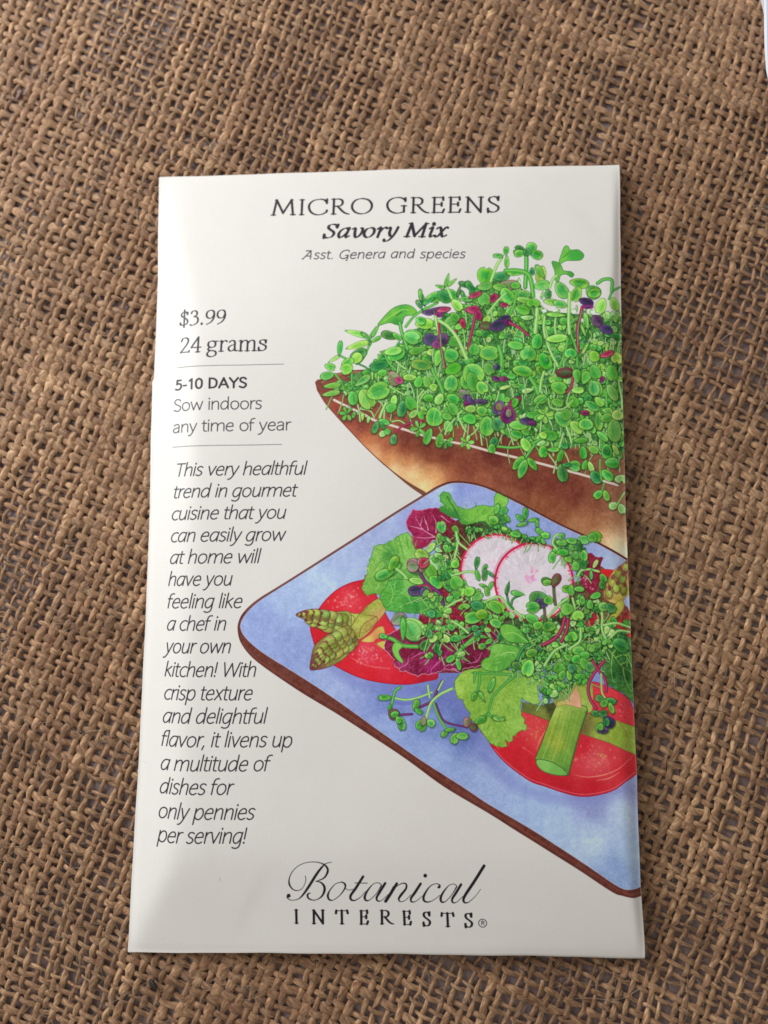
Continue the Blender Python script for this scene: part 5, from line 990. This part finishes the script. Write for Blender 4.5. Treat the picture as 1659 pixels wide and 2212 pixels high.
bs.inputs['Roughness'].default_value = 0.72
if 'Sheen Weight' in bs.inputs: bs.inputs['Sheen Weight'].default_value = 0.15

rg = np.random.default_rng(8)
PITCH = {'weft_yarn': 0.00172, 'warp_yarn': 0.00194}
ANG = math.radians(-25.5)                                   # the weave lies turned under the packet
TILTW = math.radians(5.5)
EX = np.array([math.cos(ANG), math.sin(ANG)]); EY = np.array([-math.sin(ANG + TILTW) , math.cos(ANG + TILTW)])
Z_CLOTH = -0.00118
HALF = (0.096, 0.128)                                       # half extents of the cloth shown


def smooth_noise(seed, n=26):
    r = np.random.default_rng(seed)
    ks = r.normal(0, 1, (n, 2)); ks = ks / np.linalg.norm(ks, axis=1)[:, None] * (2 * math.pi / r.uniform(0.022, 0.09, n))[:, None]
    ph = r.uniform(0, 6.28, n); am = r.uniform(.5, 1, n) / math.sqrt(n / 2)
    return lambda x, y: sum(a * np.sin(k[0] * x + k[1] * y + p) for a, k, p in zip(am, ks, ph))


wx, wy, wh = smooth_noise(1), smooth_noise(2), smooth_noise(3, 12)
dens = smooth_noise(4, 10)


def weave_pos(a, b):
    """(a, b) in the weave's own directions -> x, y on the table"""
    x = a * EX[0] + b * EY[0]; y = a * EX[1] + b * EY[1]
    return x + 0.00050 * wx(a, b), y + 0.00050 * wy(a, b)


cloth = empty('burlap_cloth', (0, 0, Z_CLOTH))
tag(cloth, 'coarse brown woven burlap cloth spread flat under the seed packet', 'cloth')
NU, NV = 84, 104
yarn_tops = []
RING = 7
thU = rg.lognormal(0, .22, 2 * NU + 1); thV = rg.lognormal(0, .22, 2 * NV + 1)
offU = rg.normal(0, .13, 2 * NU + 1); offV = rg.normal(0, .13, 2 * NV + 1)
jit = rg.normal(0, 1, (2 * NU + 1, 2 * NV + 1, 4))


def yarn(kind, i):
    warp = kind == 'warp_yarn'
    N, M = (NU, NV) if warp else (NV, NU)
    pa, pb = (PITCH['warp_yarn'], PITCH['weft_yarn']) if warp else (PITCH['weft_yarn'], PITCH['warp_yarn'])
    off, offo = (offU, offV) if warp else (offV, offU)
    th, tho = (thU, thV) if warp else (thV, thU)
    across = (i + off[i + N]) * pa
    js = np.arange(-M, M + 1)
    along = (js + offo[js + M]) * pb
    J = jit[i + NU, js + NV] if warp else jit[js + NU, i + NV]
    S = 5
    t = np.arange(0, (len(js) - 1) * S + 1) / S
    j0 = np.minimum(t.astype(int), len(js) - 2); f = t - j0
    s = along[j0] * (1 - f) + along[j0 + 1] * f
    parity = ((i + js) % 2) * 2 - 1.0
    if not warp: parity = -parity
    q = parity[j0] * np.cos(math.pi * f)                    # +1 = over, -1 = under
    q = np.sign(q) * np.abs(q) ** 0.65
    fs = f * f * (3 - 2 * f)
    lat = (J[j0, 0] * (1 - fs) + J[j0 + 1, 0] * fs) * 0.07 * pa
    wid = 1 + 0.14 * (J[j0, 1] * (1 - fs) + J[j0 + 1, 1] * fs)
    if warp: x, y = weave_pos(across + lat, s)
    else: x, y = weave_pos(s, across + lat)
    m = (np.abs(x) < HALF[0]) & (y > -0.118) & (y < 0.128)
    if m.sum() < 6: return None
    idx = np.where(m)[0]; a, b = max(idx[0] - 1, 0), idx[-1] + 2
    x, y, q, s, wid, t = x[a:b], y[a:b], q[a:b], s[a:b], wid[a:b], t[a:b]
    dn = 1 + 0.26 * np.clip(dens(x, y), -1, 1.2) + 0.07 * np.clip((-x - y * -1.2) / 0.12, -1, 1)
    rad = (0.00048 if warp else 0.00047) * 1.10 * th[i + N] * np.clip(wid, .6, 1.5) * dn
    slub = 1 + 0.5 * np.exp(-((s - rg.uniform(-.12, .12)) / .003) ** 2) * (rg.random() < .4)
    rw = np.minimum(rad * slub, pa * .47) * (1 + 0.12 * np.clip(q, 0, 1)); rh = np.clip(rad * 0.66, 0.00022, 0.00036) + q * 0
    z = q * 0.00021 + 0.00010 * wh(x, y)
    P = np.stack([x, y, z], -1); T = np.gradient(P, axis=0); T /= np.linalg.norm(T, axis=1)[:, None]
    side = np.cross(T, (0, 0, 1.)); side /= np.linalg.norm(side, axis=1)[:, None]; up = np.cross(side, T)
    ang = np.linspace(0, 2 * math.pi, RING, endpoint=False)
    # fibre bundles make the section a little lumpy
    lump = 1 + 0.06 * np.sin(ang[None] * 2 + s[:, None] * 1900 + i) + 0.05 * rg.normal(0, 1, (len(s), RING))
    co = P[:, None] + side[:, None] * (np.cos(ang) * rw[:, None] * lump)[..., None] + up[:, None] * (np.sin(ang) * rh[:, None] * lump)[..., None]
    n = len(s)
    # one more ring column so that the fibre direction does not tear at the seam
    co = np.concatenate([co, co[:, :1]], 1); R1 = RING + 1
    k = np.arange(n - 1)[:, None] * R1 + np.arange(RING)[None]
    faces = np.stack([k, k + 1, k + 1 + R1, k + R1], -1).reshape(-1, 4)
    uv = np.stack([np.repeat(s + i * 0.37, R1), np.tile(np.arange(R1) / RING, n)], -1)
    o = mesh_object(kind, co.reshape(-1, 3), faces, m_jute, cloth, uv)
    top = q > .5
    yarn_tops.append(np.concatenate([P[top], T[top], rw[top][:, None]], 1))
    return o


for i in range(-NU, NU + 1): yarn('warp_yarn', i)
for i in range(-NV, NV + 1): yarn('weft_yarn', i)

# loose fibres standing off the yarns
tops = np.concatenate(yarn_tops); rg = np.random.default_rng(17)


def hair(name, n, mat, rad, lmin, lmax, lift, dirjit, seed, near=None):
    rg = np.random.default_rng(seed)
    t = tops[rg.integers(len(tops), size=n)] if near is None else near
    n = len(t)
    a = np.arctan2(t[:, 4], t[:, 3]) + rg.normal(0, dirjit, n) + (rg.random(n) < .5) * math.pi
    L_ = rg.uniform(lmin, lmax, n) ; K = 5
    bend = rg.normal(0, 1.0, n)
    pts = np.zeros((n, K, 3)); pts[:, 0] = t[:, :3] + np.stack([rg.normal(0, .0003, n), rg.normal(0, .0003, n), np.full(n, .0003)], -1)
    h = rg.uniform(0.1, 1, n) * lift
    for k in range(1, K):
        aa = a + bend * (k / K - .3) * 1.3
        pts[:, k, :2] = pts[:, k - 1, :2] + np.stack([np.cos(aa), np.sin(aa)], -1) * (L_ / (K - 1))[:, None]
        pts[:, k, 2] = pts[:, 0, 2] + h * math.sin(math.pi * k / (K - 1)) - .0001 * k / K
    T = np.gradient(pts, axis=1); T /= np.linalg.norm(T, axis=2)[..., None]
    sd = np.cross(T, (0, 0, 1.)); up = np.cross(sd, T)
    r = rad * rg.uniform(.6, 1.3, n)[:, None] * np.linspace(1, .5, K)[None]
    ring = [pts + (sd * math.cos(b) + up * math.sin(b)) * r[..., None] for b in (0.5, 2.6, 4.7)]
    co = np.stack(ring, 2).reshape(-1, 3)
    base = (np.arange(n)[:, None] * K + np.arange(K - 1)[None]) * 3
    f = np.concatenate([np.stack([base + c, base + (c + 1) % 3, base + 3 + (c + 1) % 3, base + 3 + c], -1).reshape(-1, 4) for c in range(3)])
    o = mesh_object(name, co, f, mat, cloth); tag(o, kind='stuff'); return o


m_hair, nt, bs = material('pale_loose_fibre')
tco = nt.nodes.new('ShaderNodeTexCoord'); nz = nd(nt, 'ShaderNodeTexNoise', Scale=160.0, Detail=2.0); nt.links.new(tco.outputs['Object'], nz.inputs['Vector'])
cc = ramp(nt, [(0.3, (0.27, 0.14, 0.075)), (0.5, (0.43, 0.27, 0.155)), (0.72, (0.74, 0.58, 0.40))]); nt.links.new(nz.outputs['Fac'], cc.inputs['Fac']); nt.links.new(cc.outputs['Color'], bs.inputs['Base Color'])
bs.inputs['Roughness'].default_value = 0.5
hair('loose_fibres', 30000, m_hair, 0.000024, 0.0010, 0.0036, 0.00034, .7, 31)
hair('long_fibres', 1100, m_hair, 0.000034, 0.005, 0.011, 0.0006, .9, 32)
sel = tops[(np.abs(tops[:, 0] + .0745) < .006) & (np.abs(tops[:, 1] - .0325) < .0016)]
if len(sel): hair('fibre_tuft', 0, m_hair, 0.00003, 0.005, 0.010, 0.0006, .25, 33, near=np.repeat(sel, 2, 0)[:18])

# ---------------------------------------------------------------- the printed paper
draw_tray(); draw_sprouts(); draw_plate(); draw_salad(); draw_text()
# faint specks and scuffs of the stock itself
CANVAS += (NF * 4.0 + NB * 1.5)[..., None]
lin = np.clip(CANVAS / 255., 0, 1); lin = np.where(lin <= .04045, lin / 12.92, ((lin + .055) / 1.055) ** 2.4)
pl = PAPER / 255.; pl = ((pl + .055) / 1.055) ** 2.4
lin = np.clip(lin / pl * np.array([0.835, 0.815, 0.775]), 0, 0.95)
srgb = np.where(lin <= .0031308, lin * 12.92, 1.055 * lin ** (1 / 2.4) - .055)
img = bpy.data.images.new('packet_print', TW, TH, alpha=False)
px = np.ones((TH, TW, 4), np.float32); px[..., :3] = srgb[::-1]
img.pixels.foreach_set(px.ravel()); img.pack()

m_front, nt, bs = material('printed_coated_paper')
im = nt.nodes.new('ShaderNodeTexImage'); im.image = img; im.interpolation = 'Cubic'; im.extension = 'EXTEND'
nt.links.new(im.outputs['Color'], bs.inputs['Base Color'])
tco = nt.nodes.new('ShaderNodeTexCoord')
g1 = nd(nt, 'ShaderNodeTexNoise', Scale=2600.0, Detail=2.0); nt.links.new(tco.outputs['Object'], g1.inputs['Vector'])
b1 = nd(nt, 'ShaderNodeBump', Strength=0.25, Distance=0.00003); nt.links.new(g1.outputs['Fac'], b1.inputs['Height']); nt.links.new(b1.outputs[0], bs.inputs['Normal'])
bs.inputs['Roughness'].default_value = 0.48; bs.inputs['Specular IOR Level'].default_value = 0.35
m_plain, nt, bs = material('plain_white_paper')
nz = nd(nt, 'ShaderNodeTexNoise', Scale=900.0, Detail=3.0); cc = ramp(nt, [(0.3, (0.76, 0.75, 0.72)), (0.7, (0.83, 0.82, 0.79))])
nt.links.new(nz.outputs['Fac'], cc.inputs['Fac']); nt.links.new(cc.outputs['Color'], bs.inputs['Base Color']); bs.inputs['Roughness'].default_value = 0.55

packet = empty('seed_packet', (0, 0, 0))
tag(packet, 'cream paper seed packet printed with micro greens, a tray of sprouts and a salad plate', 'seed packet')
GU, GV = 150, 230
# more rows where the paper bends
uu = np.linspace(0, 1, GU); vv = np.linspace(0, 1, GV)
uu = np.concatenate([[0, .002, .005], uu[1:-1], [.995, .998, 1]]); vv = np.concatenate([[0, .0015, .003], vv[1:-1], [.997, .9985, 1]])
uu.sort(); vv.sort()
U, V = np.meshgrid(uu, vv)
front = surf(U, V)
gv, gu = U.shape
k = np.arange(gv - 1)[:, None] * gu + np.arange(gu - 1)[None]
quads = np.stack([k, k + 1, k + 1 + gu, k + gu], -1).reshape(-1, 4)
mesh_object('front_panel', front.reshape(-1, 3), quads, m_front, packet, np.stack([U, V], -1).reshape(-1, 2))
# back: meets the front at the folded edges (a paper thickness lower) and lies on the cloth in between
b = surf(U, V)
ed = np.minimum(np.minimum(U * 90, (1 - U) * 90), np.minimum(V * 145, (1 - V) * 145))
b[..., 2] = edge_z(U, V) * np.exp(-ed / 6) - 0.00016 - 0.00012 * (1 - np.exp(-ed / 4))
ring = []
mesh_object('back_panel', b.reshape(-1, 3), quads[:, ::-1], m_plain, packet)
# the folded edge itself, a thin rounded strip round the packet
loop = [(0, c) for c in range(gu)] + [(r, gu - 1) for r in range(1, gv)] + [(gv - 1, c) for c in range(gu - 2, -1, -1)] + [(r, 0) for r in range(gv - 2, 0, -1)]
top = np.array([front[r, c] for r, c in loop]); bot = np.array([b[r, c] for r, c in loop])
n = len(loop); cen = np.array([0., 0.]); midp = (top + bot) / 2
tn = np.roll(top, -1, 0) - np.roll(top, 1, 0); nn = np.stack([tn[:, 1], -tn[:, 0]], -1); nn /= np.linalg.norm(nn, axis=1)[:, None] + 1e-12
midp[:, :2] += nn * 0.00007
co = np.concatenate([top, midp, bot]); i0 = np.arange(n); i1 = (i0 + 1) % n
f = np.concatenate([np.stack([i0, i0 + n, i1 + n, i1], -1), np.stack([i0 + n, i0 + 2 * n, i1 + 2 * n, i1 + n], -1)])
mesh_object('folded_edge', co, f, m_plain, packet)
# glued flap of the back showing as a small step on the left edge
v0, v1 = 0.54, 0.72
vs = np.linspace(v0, v1, 24); e = surf(np.zeros(24), vs); wdt = 0.00038 * np.clip((v1 - vs) / .004, 0, 1) * np.clip((vs - v0) / .10, 0, 1) ** .5
outp = e.copy(); outp[:, 0] -= wdt; outp[:, 2] -= 0.00012
inn = e.copy(); inn[:, 0] += 0.004; inn[:, 2] -= 0.00030
low_o = outp.copy(); low_o[:, 2] -= 0.00014
low_i = inn.copy(); low_i[:, 2] -= 0.0001
co = np.concatenate([inn, outp, low_o, low_i]); i0 = np.arange(23)
f = np.concatenate([np.stack([i0 + a * 24, i0 + 1 + a * 24, i0 + 1 + b_ * 24, i0 + b_ * 24], -1) for a, b_ in ((0, 1), (1, 2), (2, 3), (3, 0))])
mesh_object('glue_flap', co, f, m_plain, packet)

# ---------------------------------------------------------------- a dark seed lying on the cloth
m_seed, nt, bs = material('black_seed_coat')
nz = nd(nt, 'ShaderNodeTexNoise', Scale=1500.0, Detail=3.0); cc = ramp(nt, [(0.3, (0.008, 0.007, 0.007)), (0.75, (0.03, 0.024, 0.02))])
tco = nt.nodes.new('ShaderNodeTexCoord'); nt.links.new(tco.outputs['Object'], nz.inputs['Vector'])
nt.links.new(nz.outputs['Fac'], cc.inputs['Fac']); nt.links.new(cc.outputs['Color'], bs.inputs['Base Color']); bs.inputs['Roughness'].default_value = 0.45


def ovoid(name, P, L_, W_, H2, ang, mat, label, cat, z=-0.0003, blunt=.2):
    x, y = to_ground(np.array(P, float), z)
    a = np.linspace(0, math.pi, 15); c = np.linspace(0, 2 * math.pi, 14, endpoint=False)
    A_, C2 = np.meshgrid(a, c, indexing='ij')
    pr = np.sin(A_) * (1 + blunt * np.cos(A_)) * (1 + .06 * np.sin(C2 * 3))
    X = np.cos(A_) * L_ / 2; Y = pr * np.cos(C2) * W_ / 2; Z = pr * np.sin(C2) * H2 / 2 + 0.1 * H2 * np.sin(A_ * 2)
    co = np.stack([X * math.cos(ang) - Y * math.sin(ang), X * math.sin(ang) + Y * math.cos(ang), Z], -1).reshape(-1, 3)
    i, j = np.meshgrid(np.arange(14), np.arange(14), indexing='ij')
    f = np.stack([i * 14 + j, i * 14 + (j + 1) % 14, (i + 1) * 14 + (j + 1) % 14, (i + 1) * 14 + j], -1).reshape(-1, 4)
    o = mesh_object(name, co, f, mat); o.location = (x, y, z)
    return tag(o, label, cat)


ovoid('seed', (330, 2126), 0.0021, 0.0010, 0.0008, math.radians(-45), m_seed, 'tiny black seed caught in the burlap below the packet\'s lower left corner', 'seed')
m_husk, nt, bs = material('red_brown_husk')
nz = nd(nt, 'ShaderNodeTexNoise', Scale=1300.0, Detail=3.0); cc = ramp(nt, [(0.3, (0.10, 0.035, 0.022)), (0.75, (0.24, 0.10, 0.06))])
tco = nt.nodes.new('ShaderNodeTexCoord'); nt.links.new(tco.outputs['Object'], nz.inputs['Vector'])
nt.links.new(nz.outputs['Fac'], cc.inputs['Fac']); nt.links.new(cc.outputs['Color'], bs.inputs['Base Color'])
ovoid('husk_flake', (42, 205), 0.0024, 0.0009, 0.0006, math.radians(60), m_husk, 'small reddish brown husk flake stuck in the burlap near the upper left corner', 'husk', z=-0.0004)

# ---------------------------------------------------------------- pale sheet reaching in at the right edge
m_sheet, nt, bs = material('pale_blue_white_card')
nz = nd(nt, 'ShaderNodeTexNoise', Scale=500.0, Detail=3.0); cc = ramp(nt, [(0.3, (0.66, 0.68, 0.76)), (0.7, (0.74, 0.76, 0.84))])
nt.links.new(nz.outputs['Fac'], cc.inputs['Fac']); nt.links.new(cc.outputs['Color'], bs.inputs['Base Color']); bs.inputs['Roughness'].default_value = 0.4
zs = 0.0100
edge_px = [(1651, -220), (1652.5, -60), (1652.8, 0), (1653.4, 60), (1655, 110), (1658, 148), (1662, 165), (1670, 178), (1684, 188), (1704, 194)]
out = to_ground(np.array(edge_px, float), zs)
out = np.vstack([out, to_ground(np.array([(2050, 200.), (2060, -220)]), zs)])
n = len(out); cx_, cy_ = out.mean(0)
rings = []
for ins, dz in ((0.0009, 0.0), (0.0003, -0.0001), (0.0, -0.0006), (0.0035, -0.0050), (0.0115, -0.0096)):
    d = np.array([cx_, cy_]) - out; d /= np.linalg.norm(d, axis=1)[:, None]
    rings.append(np.concatenate([out + d * ins, np.full((n, 1), zs + dz)], 1))
co = np.concatenate(rings + [[(cx_, cy_, zs)], [(cx_, cy_, zs - 0.0096)]])
i0 = np.arange(n); i1 = (i0 + 1) % n; fs = []
for r in range(4): fs.append(np.stack([i0 + r * n, i0 + (r + 1) * n, i1 + (r + 1) * n, i1 + r * n], -1))
top_c, bot_c = 5 * n, 5 * n + 1
tri = [(int(a), int(b2), top_c, top_c) for a, b2 in zip(i0, i1)]
me_faces = [tuple(int(v) for v in q) for q in np.concatenate(fs)] + [(a, b2, c) for a, b2, c, _ in tri] + [(int(b2) + 4 * n, int(a) + 4 * n, bot_c) for a, b2 in zip(i0, i1)]
me = bpy.data.meshes.new('white_case'); me.from_pydata([tuple(float(v) for v in c) for c in co], [], me_faces); me.update(); me.materials.append(m_sheet)
o = bpy.data.objects.new('white_case', me); COL.objects.link(o)
tag(o, 'pale bluish white case, its rounded side just showing in the upper right corner', 'case')
